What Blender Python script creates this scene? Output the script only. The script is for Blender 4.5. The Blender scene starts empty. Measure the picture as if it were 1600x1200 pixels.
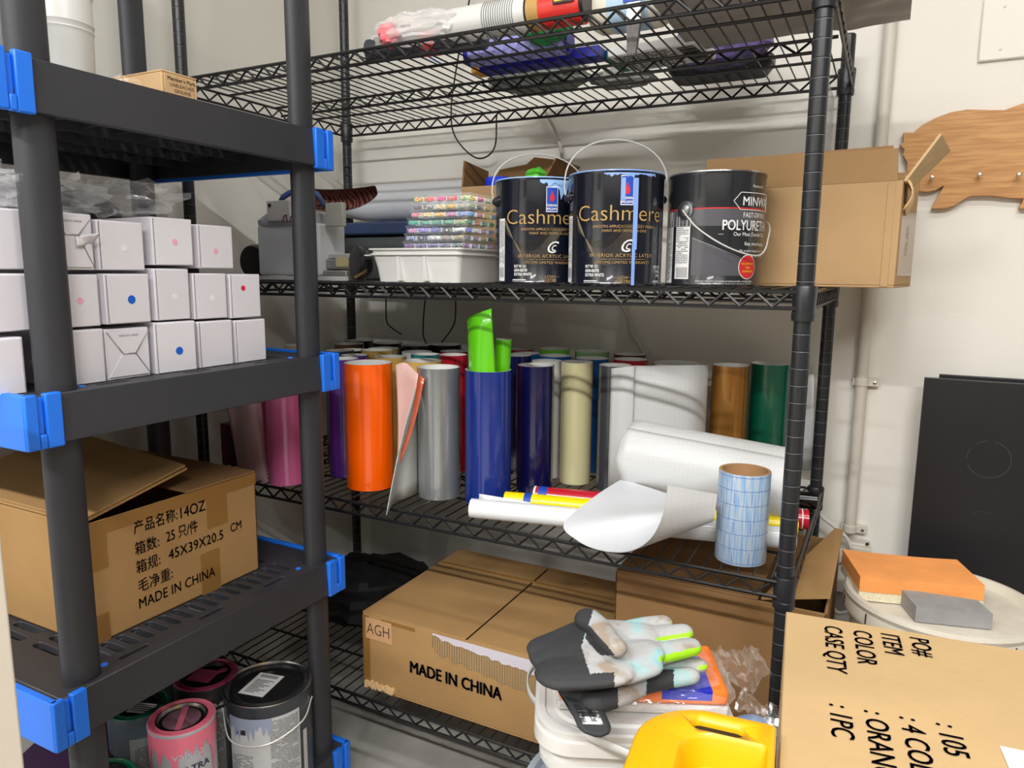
import bpy, math, random
from mathutils import Vector, Matrix, noise
random.seed(7)
C = bpy.context.scene.collection
SC = bpy.context.scene
PI = math.pi
# ---------------------------------------------------------------- camera
H = 1.08
YAW, PIT, ROL, FPX = math.radians(27.09), math.radians(8.715), math.radians(.483), 1133.3
fw = Vector((-math.sin(YAW)*math.cos(PIT), math.cos(YAW)*math.cos(PIT), -math.sin(PIT)))
rt = fw.cross(Vector((0, 0, 1))).normalized(); up = rt.cross(fw)
r2 = math.cos(ROL)*rt + math.sin(ROL)*up; u2 = -math.sin(ROL)*rt + math.cos(ROL)*up
cam = bpy.data.cameras.new('camera'); co = bpy.data.objects.new('camera', cam); C.objects.link(co)
co.matrix_world = Matrix(((r2.x, u2.x, -fw.x, 0), (r2.y, u2.y, -fw.y, 0), (r2.z, u2.z, -fw.z, H), (0, 0, 0, 1)))
cam.sensor_width = 36; cam.lens = 36*FPX/1600; cam.clip_start = .02
SC.camera = co
# ---------------------------------------------------------------- world, lights, exposure
w = bpy.data.worlds.new('world'); SC.world = w; w.use_nodes = True
w.node_tree.nodes['Background'].inputs[0].default_value = (1, .985, .97, 1)
w.node_tree.nodes['Background'].inputs[1].default_value = .05
SC.view_settings.view_transform = 'Standard'; SC.view_settings.look = 'None'
SC.view_settings.gamma = 1; SC.view_settings.use_curve_mapping = False
SC.view_settings.exposure = 0.66
def area(x, y, z, sx, sy, power, col=(1, .985, .965)):
    l = bpy.data.lights.new('ceiling_panel_lamp', 'AREA'); l.shape = 'RECTANGLE'; l.size = sx; l.size_y = sy
    l.energy = power; l.color = col
    o = bpy.data.objects.new('ceiling_panel_lamp', l); C.objects.link(o); o.location = (x, y, z)
LAMPS = [(-.55, -1.40, 1.2, .10, 58), (1.05, -1.40, 1.2, .10, 52), (.3, .30, 1.2, .10, 9), (.3, -3.2, 1.2, .2, 14)]  # third strip is an added fill that lifts the upward-facing surfaces
for lx, ly, sx, sy, pw in LAMPS: area(lx, ly, 2.655, sx, sy, pw)
def ray(px, py): return ((px-800)/FPX)*r2 - ((py-600)/FPX)*u2 + fw
def W(px, py, X=None, Y=None, Z=None):      # a point of the place on the plane X=, Y= or (camera-relative) Z=
    d = ray(px, py)
    t = X/d.x if X is not None else (Y/d.y if Y is not None else Z/d.z)
    p = d*t; p.z += H
    return p
# ---------------------------------------------------------------- materials
def lin(c):
    c = c/255
    return c/12.92 if c <= .04045 else ((c+.055)/1.055)**2.4
MATS = {}
def mat(name, rgb, rough=.6, metal=0, bump=0, bscale=60, var=0, vscale=4, coat=0, alpha=1, trans=0, emit=0, stretch=None, spec=.5, sss=0):
    if name in MATS: return MATS[name]
    m = bpy.data.materials.new(name); MATS[name] = m; m.use_nodes = True
    nt = m.node_tree; b = nt.nodes['Principled BSDF']; L = nt.links
    col = (lin(rgb[0]), lin(rgb[1]), lin(rgb[2]), 1)
    b.inputs['Base Color'].default_value = col; b.inputs['Roughness'].default_value = rough
    b.inputs['Metallic'].default_value = metal; b.inputs['Coat Weight'].default_value = coat
    b.inputs['Specular IOR Level'].default_value = spec
    b.inputs['Alpha'].default_value = alpha; b.inputs['Transmission Weight'].default_value = trans
    if sss: b.inputs['Subsurface Weight'].default_value = sss; b.inputs['Subsurface Scale'].default_value = .01
    m.diffuse_color = col
    if var or bump:
        tc = nt.nodes.new('ShaderNodeTexCoord'); mp = nt.nodes.new('ShaderNodeMapping'); L.new(tc.outputs['Object'], mp.inputs[0])
        if stretch: mp.inputs['Scale'].default_value = stretch
    if var:
        n = nt.nodes.new('ShaderNodeTexNoise'); n.inputs['Scale'].default_value = vscale; n.inputs['Detail'].default_value = 5
        L.new(mp.outputs[0], n.inputs['Vector'])
        r = nt.nodes.new('ShaderNodeMapRange'); r.inputs[1].default_value = .3; r.inputs[2].default_value = .7
        r.inputs[3].default_value = 1-var; r.inputs[4].default_value = 1+var; L.new(n.outputs[0], r.inputs[0])
        mx = nt.nodes.new('ShaderNodeVectorMath'); mx.operation = 'SCALE'; mx.inputs[0].default_value = col[:3]
        L.new(r.outputs[0], mx.inputs['Scale']); L.new(mx.outputs[0], b.inputs['Base Color'])
    if bump:
        n = nt.nodes.new('ShaderNodeTexNoise'); n.inputs['Scale'].default_value = bscale; n.inputs['Detail'].default_value = 4
        L.new(mp.outputs[0], n.inputs['Vector'])
        bp = nt.nodes.new('ShaderNodeBump'); bp.inputs['Strength'].default_value = bump; bp.inputs['Distance'].default_value = .002
        L.new(n.outputs[0], bp.inputs['Height']); L.new(bp.outputs[0], b.inputs['Normal'])
    return m
def film(name, rgb=(235, 238, 242), op=.25, rough=.12, bump=1.0, bscale=25):   # thin crinkled plastic film
    if name in MATS: return MATS[name]
    m = mat(name, rgb, rough, bump=bump, bscale=bscale); nt = m.node_tree; L = nt.links
    b = nt.nodes['Principled BSDF']; t = nt.nodes.new('ShaderNodeBsdfTransparent'); mx = nt.nodes.new('ShaderNodeMixShader')
    lw = nt.nodes.new('ShaderNodeLayerWeight'); lw.inputs[0].default_value = .35
    nm = [n for n in nt.nodes if n.type == 'BUMP'][0]; L.new(nm.outputs[0], lw.inputs['Normal'])
    pw = nt.nodes.new('ShaderNodeMath'); pw.operation = 'POWER'; pw.inputs[1].default_value = 3; L.new(lw.outputs['Facing'], pw.inputs[0])
    ad = nt.nodes.new('ShaderNodeMath'); ad.operation = 'MULTIPLY_ADD'; ad.use_clamp = True; ad.inputs[1].default_value = .30; ad.inputs[2].default_value = op+.02
    L.new(pw.outputs[0], ad.inputs[0]); L.new(ad.outputs[0], mx.inputs[0]); L.new(t.outputs[0], mx.inputs[1]); L.new(b.outputs[0], mx.inputs[2])
    gl = nt.nodes.new('ShaderNodeBsdfGlossy'); gl.inputs['Color'].default_value = (.10, .10, .10, 1); gl.inputs['Roughness'].default_value = rough; L.new(nm.outputs[0], gl.inputs['Normal'])
    ash = nt.nodes.new('ShaderNodeAddShader'); L.new(mx.outputs[0], ash.inputs[0]); L.new(gl.outputs[0], ash.inputs[1]); L.new(ash.outputs[0], nt.nodes['Material Output'].inputs[0])
    return m
def cardboard(name, rgb): return mat(name, rgb, .85, bump=.25, bscale=90, var=.07, vscale=7, spec=.2)
CB = cardboard('cardboard', (170, 134, 88)); CBM = cardboard('carton_mid', (180, 148, 108)); CBD = cardboard('cardboard_brown', (140, 106, 70)); CBE = cardboard('cardboard_edge', (168, 128, 80))
CBI = cardboard('cardboard_inside', (158, 126, 88))
TAPE = mat('parcel_tape', (148, 108, 56), .3, coat=.3, var=.05)
INK = mat('black_print', (38, 34, 32), .7); WIREM = mat('black_wire_coating', (20, 20, 22), .35, spec=.5)
POSTM = mat('black_post_coating', (34, 36, 40), .33, bump=.04, bscale=300); GROOVE_GLINT = mat('post_ring_glint', (110, 114, 118), .35)
PLAST = mat('charcoal_plastic', (50, 51, 56), .5, bump=.12, bscale=260, var=.06, vscale=9)
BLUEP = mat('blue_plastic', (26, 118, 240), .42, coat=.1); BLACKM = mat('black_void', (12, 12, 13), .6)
WHT = mat('white_plastic', (222, 222, 219), .35); WHB = mat('white_box_card', (226, 223, 230), .6, var=.02, vscale=9)
METAL = mat('tin_metal', (190, 190, 190), .25, 1); WIREHANDLE = mat('handle_wire', (225, 225, 222), .3, .3)
WHITE = mat('white_print', (235, 235, 235), .6); PAPER = mat('white_paper', (208, 211, 216), .45, var=.015)
# ---------------------------------------------------------------- mesh builder
class MB:
    def __init__(s): s.v = []; s.f = []; s.mi = []; s.cur = 0
    def add(s, vs, fs, mi=None):
        n = len(s.v); s.v += [Vector(v) for v in vs]; m = s.cur if mi is None else mi
        for f in fs: s.f.append(tuple(i+n for i in f)); s.mi.append(m)
        return s
    def box(s, x0, x1, y0, y1, z0, z1, mi=None, M=None):
        vs = [Vector((x, y, z)) for z in (z0, z1) for y in (y0, y1) for x in (x0, x1)]
        if M: vs = [M @ v for v in vs]
        return s.add(vs, [(0, 2, 3, 1), (4, 5, 7, 6), (0, 1, 5, 4), (2, 6, 7, 3), (0, 4, 6, 2), (1, 3, 7, 5)], mi)
    def hexa(s, p, mi=None):     # 8 points ordered as in box
        return s.add(p, [(0, 2, 3, 1), (4, 5, 7, 6), (0, 1, 5, 4), (2, 6, 7, 3), (0, 4, 6, 2), (1, 3, 7, 5)], mi)
    def tube(s, pts, r, n=8, mi=None, cap=True, closed=False):
        pts = [Vector(p) for p in pts]; N = len(pts); rr = r if isinstance(r, (list, tuple)) else [r]*N
        base = len(s.v); prev = None; m = s.cur if mi is None else mi
        for i, p in enumerate(pts):
            a = pts[(i-1) % N] if (i > 0 or closed) else p; b = pts[(i+1) % N] if (i < N-1 or closed) else p
            d = (b-a).normalized()
            if prev is None: x = d.orthogonal().normalized()
            else: x = (prev - d*prev.dot(d)).normalized()
            prev = x; y = d.cross(x)
            for k in range(n): s.v.append(p + (x*math.cos(2*PI*k/n) + y*math.sin(2*PI*k/n))*rr[i])
        for i in range(N if closed else N-1):
            j = (i+1) % N
            for k in range(n):
                k2 = (k+1) % n; s.f.append((base+i*n+k, base+i*n+k2, base+j*n+k2, base+j*n+k)); s.mi.append(m)
        if cap and not closed:
            s.f.append(tuple(base+k for k in reversed(range(n)))); s.mi.append(m)
            s.f.append(tuple(base+(N-1)*n+k for k in range(n))); s.mi.append(m)
        return s
    def lathe(s, prof, n=32, c=(0, 0, 0), mi=None, M=None, sx=1, sy=1, pw=None, cap0=False, cap1=False):
        base = len(s.v); c = Vector(c); m = s.cur if mi is None else mi
        for r, z in prof:
            for k in range(n):
                a = 2*PI*k/n; ca, sa = math.cos(a), math.sin(a)
                if pw: q = (abs(ca)**pw + abs(sa)**pw)**(-1/pw); ca *= q; sa *= q
                v = Vector((r*ca*sx, r*sa*sy, z))
                s.v.append((M @ v if M else v)+c)
        for i in range(len(prof)-1):
            for k in range(n):
                k2 = (k+1) % n; s.f.append((base+i*n+k, base+i*n+k2, base+(i+1)*n+k2, base+(i+1)*n+k)); s.mi.append(m)
        if cap0: s.f.append(tuple(base+k for k in reversed(range(n)))); s.mi.append(m)
        if cap1: s.f.append(tuple(base+(len(prof)-1)*n+k for k in range(n))); s.mi.append(m)
        return s
    def grid(s, fn, nu, nv, mi=None, closed_u=False):
        base = len(s.v); m = s.cur if mi is None else mi
        for i in range(nu+1):
            for j in range(nv+1): s.v.append(Vector(fn(i/nu, j/nv)))
        for i in range(nu):
            for j in range(nv):
                a = base+i*(nv+1)+j; s.f.append((a, a+nv+1, a+nv+2, a+1)); s.mi.append(m)
        return s
    def prism(s, out, T, d, mi=None):   # outline of 2D points, T maps to 3D, d = extrusion vector
        n = len(out); a = [Vector(T(*p)) for p in out]; d = Vector(d)
        s.add(a+[p+d for p in a], [tuple(range(n)), tuple(reversed(range(n, 2*n)))]+[(i, i+n, (i+1) % n+n, (i+1) % n) for i in range(n)], mi)
        return s
    def build(s, name, mats, parent=None, smooth=30, bevel=0, solid=0, world=True, sub=0, seg=2, wn=False):
        me = bpy.data.meshes.new(name)
        off = Vector((0, 0, 0))
        if parent is not None and world:
            off = parent['_o'] if '_o' in parent else parent.location
            off = Vector(off)
        me.from_pydata([tuple(v-off) for v in s.v], [], s.f); me.validate()
        if not isinstance(mats, (list, tuple)): mats = [mats]
        for m in mats: me.materials.append(m)
        if len(me.polygons) == len(s.mi): me.polygons.foreach_set('material_index', s.mi)
        me.update()
        import bmesh
        bm = bmesh.new(); bm.from_mesh(me); bmesh.ops.recalc_face_normals(bm, faces=bm.faces); bm.to_mesh(me); bm.free()
        if smooth:
            me.polygons.foreach_set('use_smooth', [True]*len(me.polygons)); me.set_sharp_from_angle(angle=math.radians(smooth))
        o = bpy.data.objects.new(name, me); C.objects.link(o)
        if parent is not None: o.parent = parent
        if solid: q = o.modifiers.new('t', 'SOLIDIFY'); q.thickness = solid; q.offset = 0
        if sub: q = o.modifiers.new('s', 'SUBSURF'); q.levels = sub; q.render_levels = sub
        if bevel: q = o.modifiers.new('b', 'BEVEL'); q.width = bevel; q.segments = seg; q.limit_method = 'ANGLE'; q.angle_limit = math.radians(40)
        return o
def recentre(o, p):        # put the origin of a one-mesh thing at p without moving it
    p = Vector(p); o.data.transform(Matrix.Translation(-p)); o.location = p; return o
def tag(o, label, cat, group=None, kind=None):
    if label: o['label'] = label
    if cat: o['category'] = cat
    if group: o['group'] = group
    if kind: o['kind'] = kind
    return o
def thing(name, label, cat, loc=(0, 0, 0), group=None):
    o = bpy.data.objects.new(name, None); C.objects.link(o); o.location = Vector(loc); o.empty_display_size = .05
    return tag(o, label, cat, group)
def one(mb, name, mats, label, cat, loc, group=None, **k):
    o = mb.build(name, mats, **k); recentre(o, loc); return tag(o, label, cat, group)
def struct(mb, name, mats, **k):
    o = mb.build(name, mats, **k); o['kind'] = 'structure'; return o
# text: polygons of the built-in font, laid on a surface by a mapping function
def text_geo(body, size=1, sx=1, bold=0, align='CENTER', spacing=1, shear=0):
    cu = bpy.data.curves.new('t', 'FONT'); cu.body = body; cu.size = size; cu.align_x = align; cu.offset = min(0, bold)*size
    cu.resolution_u = 3; cu.space_character = spacing; cu.shear = shear
    o = bpy.data.objects.new('t', cu); C.objects.link(o); bpy.context.view_layer.update()
    me = bpy.data.meshes.new_from_object(o.evaluated_get(bpy.context.evaluated_depsgraph_get()))
    vs = [(v.co.x*sx, v.co.y) for v in me.vertices]; fs = [tuple(p.vertices) for p in me.polygons]
    bpy.data.objects.remove(o); bpy.data.curves.remove(cu); bpy.data.meshes.remove(me)
    if bold > 0:
        n = len(vs); d = bold*size*.8; v0 = list(vs); f0 = list(fs)
        for j, (dx, dy) in enumerate(((-d, 0), (d, 0), (0, d*.5), (0, -d*.5))):
            vs += [(x+dx, y+dy) for x, y in v0]; fs += [tuple(i+n*(j+1) for i in f) for f in f0]
    return vs, fs
def ptext(mb, body, size, O, xd, yd, sx=1, bold=0, align='CENTER', mi=None, spacing=1, shear=0):
    vs, fs = text_geo(body, size, sx, bold, align, spacing, shear); O = Vector(O); xd = Vector(xd).normalized(); yd = Vector(yd).normalized()
    mb.add([O+xd*x+yd*y for x, y in vs], fs, mi); return mb
def ctext(mb, body, size, c, R, th, z, sx=1, bold=0, mi=None, align='CENTER', spacing=1, shear=0, eps=.0006):
    vs, fs = text_geo(body, size, sx, bold, align, spacing, shear)
    mb.add([(c[0]+(R+eps)*math.cos(th+x/R), c[1]+(R+eps)*math.sin(th+x/R), c[2]+z+y) for x, y in vs], fs, mi); return mb
def cpatch(mb, c, R, t0, t1, z0, z1, mi=None, eps=.0004):
    n = max(2, int(abs(t1-t0)/.08))
    return mb.grid(lambda u, v: (c[0]+(R+eps)*math.cos(t0+(t1-t0)*u), c[1]+(R+eps)*math.sin(t0+(t1-t0)*u), c[2]+z0+(z1-z0)*v), n, 1, mi)
def bez(p, n=12):          # Catmull-Rom through the points
    p = [Vector(q) for q in p]; q = [p[0]*2-p[1]]+p+[p[-1]*2-p[-2]]; out = []
    for i in range(1, len(q)-2):
        for k in range(n):
            t = k/n; a, b, c, d = q[i-1], q[i], q[i+1], q[i+2]
            out.append(.5*((2*b)+(-a+c)*t+(2*a-5*b+4*c-d)*t*t+(-a+3*b-3*c+d)*t**3))
    out.append(p[-1]); return out
def nz(v, s=1, seed=0): return noise.noise(Vector(v)*s+Vector((seed*7.1, seed*3.3, seed)))
def blob(parts, vox=.003, name='x', smooth_it=4):     # union of tapered capsules -> one continuous skin
    import bmesh
    bm = bmesh.new()
    for (p0, p1, ra, rb, fl, nrm) in parts:
        p0 = Vector(p0); p1 = Vector(p1); d = p1-p0; L = d.length; z = d.normalized() if L > 1e-6 else Vector((1, 0, 0))
        nr = Vector(nrm).normalized(); nr = (nr - z*nr.dot(z)).normalized(); x = z.cross(nr)
        prof = [(-1, .02), (-.92, .38), (-.7, .71), (-.38, .92), (0, 1)]
        rings = [(p0 + z*ra*a, ra*b) for a, b in prof]+[(p1 - z*rb*a, rb*b) for a, b in reversed(prof)]
        vs = [[bm.verts.new(c+(x*math.cos(2*PI*k/14)+nr*fl*math.sin(2*PI*k/14))*r) for k in range(14)] for c, r in rings]
        for i in range(len(vs)-1):
            for k in range(14): bm.faces.new((vs[i][k], vs[i][(k+1) % 14], vs[i+1][(k+1) % 14], vs[i+1][k]))
        bm.faces.new(list(reversed(vs[0]))); bm.faces.new(vs[-1])
    me = bpy.data.meshes.new('b'); bm.to_mesh(me); bm.free()
    o = bpy.data.objects.new('b', me); C.objects.link(o)
    q = o.modifiers.new('r', 'REMESH'); q.mode = 'VOXEL'; q.voxel_size = vox
    q = o.modifiers.new('s', 'SMOOTH'); q.iterations = smooth_it; q.factor = .6
    bpy.context.view_layer.update()
    me2 = bpy.data.meshes.new_from_object(o.evaluated_get(bpy.context.evaluated_depsgraph_get()))
    bpy.data.objects.remove(o); bpy.data.meshes.remove(me)
    mb = MB(); mb.v = [v.co.copy() for v in me2.vertices]; mb.f = [tuple(p.vertices) for p in me2.polygons]; mb.mi = [0]*len(mb.f)
    bpy.data.meshes.remove(me2); return mb
# ---------------------------------------------------------------- the room
XL, YB, CEIL = -1.475, 1.76, 2.68
WALL = mat('wall_paint', (230, 227, 219), .6, bump=.12, bscale=120, var=.012, vscale=2)
FLOOR = mat('concrete_floor', (176, 174, 168), .75, bump=.4, bscale=40, var=.22, vscale=7)
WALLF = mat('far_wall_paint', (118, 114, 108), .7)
struct(MB().box(XL-.1, 3.0, YB, YB+.1, 0, CEIL), 'wall_back', WALL)
struct(MB().box(XL-.1, XL, -4.5, YB, 0, CEIL), 'wall_left', WALL)
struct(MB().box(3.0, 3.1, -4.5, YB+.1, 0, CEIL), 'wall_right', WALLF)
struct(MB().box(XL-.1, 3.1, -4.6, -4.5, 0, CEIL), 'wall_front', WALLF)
struct(MB().box(XL-.1, 3.1, -4.6, YB+.1, -.1, 0), 'floor', FLOOR)
struct(MB().box(XL-.1, 3.1, -4.6, YB+.1, CEIL, CEIL+.1), 'ceiling', mat('ceiling_tile', (225, 223, 218), .8))
LF = mat('lamp_frame', (235, 235, 235), .5)
for i, (lx, ly, sx, sy, pw) in enumerate(LAMPS):
    o = one(MB().box(lx-sx/2-.03, lx+sx/2+.03, ly-sy/2-.03, ly+sy/2+.03, 2.662, 2.68), 'ceiling_light', LF, ('narrow light strip on the ceiling behind the viewer, left', 'narrow light strip on the ceiling behind the viewer, right', 'added fill light strip on the ceiling in front of the rack', 'wide light panel on the ceiling at the far front of the room')[i], 'ceiling light', (lx, ly, 2.66), 'ceiling light panels')
# door casing edge close on the left
jx = W(39, 1190, Y=.36).x
struct(MB().box(jx-.14, jx, .30, .36, 0, 1.02), 'trim_1', mat('trim_paint', (226, 218, 205), .5), bevel=.003)
# ---------------------------------------------------------------- black wire rack
XR0, XR1, YF, YR = -1.39, -.106, 1.14, 1.68
rack = thing('wire_rack', 'black wire storage rack with four shelves standing against the back wall', 'shelving rack', (-.748, 1.41, 0))
TOPS = [.406, -.021, -.465, -.894]
for (x, y, zt) in ((XR0, YF, 1.9), (XR1, YF, H+.60), (XR0, YR, 1.9), (XR1, YR, H+.478)):
    prof = [(.0001, .0), (.011, .0), (.0125, .012)]; z = .03
    while z < zt-.03:
        prof += [(.0127, z-.001), (.0119, z-.0004), (.0119, z+.0004), (.0127, z+.001)]; z += .0254
    prof += [(.0127, zt-.002), (.0115, zt), (.0001, zt)]
    post = MB().lathe(prof, 18, (x, y, 0))
    # pale rings painted on as the highlights of the grooves
    zz = .03
    while zz < zt-.03:
        post.lathe([(.01275, zz-.0011), (.0129, zz-.0007), (.01275, zz-.0003)], 18, (x, y, 0), mi=1); zz += .0254
    post.build('post', [POSTM, GROOVE_GLINT], rack)
for T in TOPS:
    z = H+T; f = MB(); yf, yb = YF-.011, YR+.011; xl, xr = XR0-.011, XR1+.011
    a = [(XR0, yf, 0), (XR1, yf, 0)]; b = [(XR0, yb, 0), (XR1, yb, 0)]; c = [(xl, YF, 0), (xl, YR, 0)]; d = [(xr, YF, 0), (xr, YR, 0)]
    for L in (a, b, c, d):
        f.tube([Vector(p)+Vector((0, 0, z-.003)) for p in L], .0032, 6); f.tube([Vector(p)+Vector((0, 0, z-.027)) for p in L], .0032, 6)
    for yy in (YF+.125, YF+.415): f.tube([(XR0, yy, z-.006), (XR1, yy, z-.006)], .0028, 6)
    ym = YF+.27
    f.tube([(XR0, ym, z-.006), (XR1, ym, z-.006)], .003, 6); f.tube([(XR0+.02, ym, z-.027), (XR1-.02, ym, z-.027)], .003, 6)
    sh = f.build('wire_shelf', WIREM, rack)
    dk = MB(); n = 49
    for i in range(n):
        x = XR0+.02+(XR1-XR0-.04)*i/(n-1)
        dk.tube([(x, yf-.001, z-.006), (x, yf+.002, z-.001), (x, yf+.01, z), (x, yb-.01, z), (x, yb-.001, z-.001)], .0016, 5)
    o = dk.build('shelf_deck_wires', WIREM, sh, world=False); 
    o.data.transform(Matrix.Translation(-rack.location))
    for L, m in ((a, 27), (b, 27), (c, 11), (d, 11), ([(XR0+.02, ym, 0), (XR1-.02, ym, 0)], 22)):
        p0, p1 = Vector(L[0]), Vector(L[1]); pts = []
        for i in range(2*m+1):
            p = p0.lerp(p1, .015+.97*i/(2*m)); p.z = z-.005 if i % 2 == 0 else z-.0255; pts.append(p)
        t = MB()
        for i in range(len(pts)-1): t.tube([pts[i], pts[i+1]], .0023, 5)
        o = t.build('zigzag_wire', WIREM, sh, world=False); o.data.transform(Matrix.Translation(-rack.location))
    for x, y in ((XR0, YF), (XR1, YF), (XR0, YR), (XR1, YR)):
        q = MB().lathe([(.0135, z-.045), (.0165, z-.045), (.0170, z-.034), (.0160, z-.033), (.0175, z+.004), (.0165, z+.006), (.0135, z+.006)], 20, (x, y, 0))
        q.build('shelf_collar', POSTM, rack)
# ---------------------------------------------------------------- charcoal plastic shelving with blue ends
PX0, PX1, PY0, PY1 = -1.43, -.925, .512, 1.062
unit = thing('plastic_shelving_unit', 'charcoal plastic shelving unit with bright blue end caps in the left foreground', 'shelving unit', (-1.18, .79, 0))
TIER = [.248, -.157, -.562, -.966]
def tier_mesh():
    # plate with slot holes: solid minus cutters, done once and shared by the tiers
    p = MB().box(PX0+.004, PX1-.004, PY0+.004, PY1-.004, -.012, 0)
    c = MB()
    def stad(cx, cy, hx, hy, r):
        out = []
        for sx, sy, a0 in ((1, 1, 0), (-1, 1, 90), (-1, -1, 180), (1, -1, 270)):
            for k in range(4):
                a = math.radians(a0+30*k); out.append((cx+sx*(hx-r)+r*math.cos(a), cy+sy*(hy-r)+r*math.sin(a)))
        c.prism(out, lambda x, y: (x, y, -.03), (0, 0, .06))
    for i in range(17):
        y = PY0+.075+i*.0245
        for x, hx in ((-.985-.012, .024), (-1.075, .034), (-1.17, .034), (-1.265, .034), (-1.355, .024)):
            if abs(x+1.36) < .06 and (i < 2 or i > 14): continue
            stad(x, y, hx, .0065, .006)
    for y in (PY0+.13, PY0+.27, PY0+.41): stad(PX1-.032, y, .0045, .024, .002)
    A = p.build('a', PLAST, smooth=0); B = c.build('c', PLAST, smooth=0)
    q = A.modifiers.new('b', 'BOOLEAN'); q.object = B; q.operation = 'DIFFERENCE'; q.solver = 'EXACT'
    bpy.context.view_layer.update()
    me = bpy.data.meshes.new_from_object(A.evaluated_get(bpy.context.evaluated_depsgraph_get()))
    r = MB(); r.v = [v.co.copy() for v in me.vertices]; r.f = [tuple(f.vertices) for f in me.polygons]; r.mi = [0]*len(r.f)
    for o in (A, B): m_ = o.data; bpy.data.objects.remove(o); bpy.data.meshes.remove(m_)
    bpy.data.meshes.remove(me)
    return r
tm = tier_mesh()
for T in TIER:
    z = H+T; m = MB(); m.v = [v+Vector((0, 0, z)) for v in tm.v]; m.f = list(tm.f); m.mi = list(tm.mi)
    # apron on the two long sides (slightly battered) and the two ends
    for sx, x in ((1, PX1), (-1, PX0)):
        m.hexa([(x-sx*.012, PY0+.002, z-.062), (x+sx*.002, PY0+.002, z-.062), (x-sx*.012, PY1-.002, z-.062), (x+sx*.002, PY1-.002, z-.062),
                (x-sx*.012, PY0+.006, z-.002), (x-sx*.002, PY0+.006, z+.001), (x-sx*.012, PY1-.006, z-.002), (x-sx*.002, PY1-.006, z+.001)])
    for y in (PY0, PY1): m.box(PX0, PX1, y-.005, y+.005, z-.06, z-.001)
    for y in [PY0+.055*k for k in range(1, 10)]: m.box(PX0+.01, PX1-.012, y-.0015, y+.0015, z-.034, z-.006)
    for x in (-1.02, -1.12, -1.22, -1.32): m.box(x-.0015, x+.0015, PY0+.01, PY1-.01, z-.042, z-.006)
    tr = m.build('shelf_tier', PLAST, unit, bevel=.0012, seg=1)
    for s, y in ((-1, PY0), (1, PY1)):
        e = MB(); yo = y+s*.013
        ya, yb_ = sorted((y+s*.002, yo))
        # end face with slot recesses: strips between z levels
        e.box(PX0-.003, PX1+.003, ya, yb_, z-.066, z+.004)
        # wrap onto the long face with a U notch
        xw = PX1+.0035; y1 = y-s*.036
        def strip(u0, u1, z0, z1, t=.006):
            a_, b_ = sorted((y+s*.012-s*u0, y+s*.012-s*u1)); e.box(PX1-.004, PX1+t, a_, b_, z+z0, z+z1)
        strip(0, .016, -.066, .004); strip(.025, .046, -.066, .004); strip(.016, .025, -.066, -.047)
        e.box(PX1-.004, PX1+.001, *sorted((y-s*.004, y-s*.013)), z-.05, z-.001)
        o = e.build('end_cap', BLUEP, tr, world=False, bevel=.002); o.data.transform(Matrix.Translation(-unit.location))
    for y in (PY0+.085, PY1-.075):
        o = MB().lathe([(.0001, .0018), (.005, .0012), (.006, -.002)], 14, (PX1-.035, y, z)).build('blue_peg', BLUEP, tr, world=False); o.data.transform(Matrix.Translation(-unit.location))
def oval_post(x, y, z0, z1):
    q = MB().lathe([(.0001, z0), (1, z0), (1, z0+.01), (1.0, z1-.01), (1, z1), (.0001, z1)], 32, (x, y, 0), sx=.0165, sy=.0255)
    q.build('post', PLAST, unit)
for x, y in ((-.953, .560), (-.953, 1.027), (-1.39, .560), (-1.39, 1.027)):
    oval_post(x, y, .0, H+TIER[3]-.03)
    for a, b in ((3, 2), (2, 1), (1, 0)): oval_post(x, y, H+TIER[a]-.013, H+TIER[b]-.012)
    oval_post(x, y, H+TIER[0]-.013, H+TIER[0]+.36)
# ---------------------------------------------------------------- cartons
def carton(name, label, cat, c, L, Wd, Ht, rz=0, m=None, gap=.0, flapseam='x', group=None, top=True):
    """box of four walls, floor and two long top flaps; c = centre of its base, L along local x, Wd along local y"""
    m = m or CB
    t = thing(name, label, cat, c, group); t.rotation_euler = (0, 0, rz)
    b = MB(); th = .004
    b.box(-L/2, L/2, -Wd/2, Wd/2, 0, th); b.box(-L/2, L/2, -Wd/2, -Wd/2+th, th, Ht); b.box(-L/2, L/2, Wd/2-th, Wd/2, th, Ht)
    b.box(-L/2, -L/2+th, -Wd/2+th, Wd/2-th, th, Ht); b.box(L/2-th, L/2, -Wd/2+th, Wd/2-th, th, Ht)
    b.build('carton_body', m, t, world=False, bevel=.0016)
    if top:
        if flapseam == 'x':
            for s in (-1, 1):
                y0, y1 = sorted((s*(.0015+gap), s*Wd/2)); MB().box(-L/2, L/2, y0, y1, Ht, Ht+.003).build('top_flap', m, t, world=False, bevel=.001)
        else:
            for s in (-1, 1):
                x0, x1 = sorted((s*(.0015+gap), s*L/2)); MB().box(x0, x1, -Wd/2, Wd/2, Ht, Ht+.003).build('top_flap', m, t, world=False, bevel=.001)
    return t
def cut_panel(mb, pts, n, th=.003, mi=None):   # a slab from corner points, thickness along n
    n = Vector(n).normalized()*th; pts = [Vector(p) for p in pts]; k = len(pts)
    mb.add(pts+[p+n for p in pts], [tuple(range(k)), tuple(reversed(range(k, 2*k)))]+[(i, (i+1) % k, (i+1) % k+k, i+k) for i in range(k)], mi)
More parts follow.
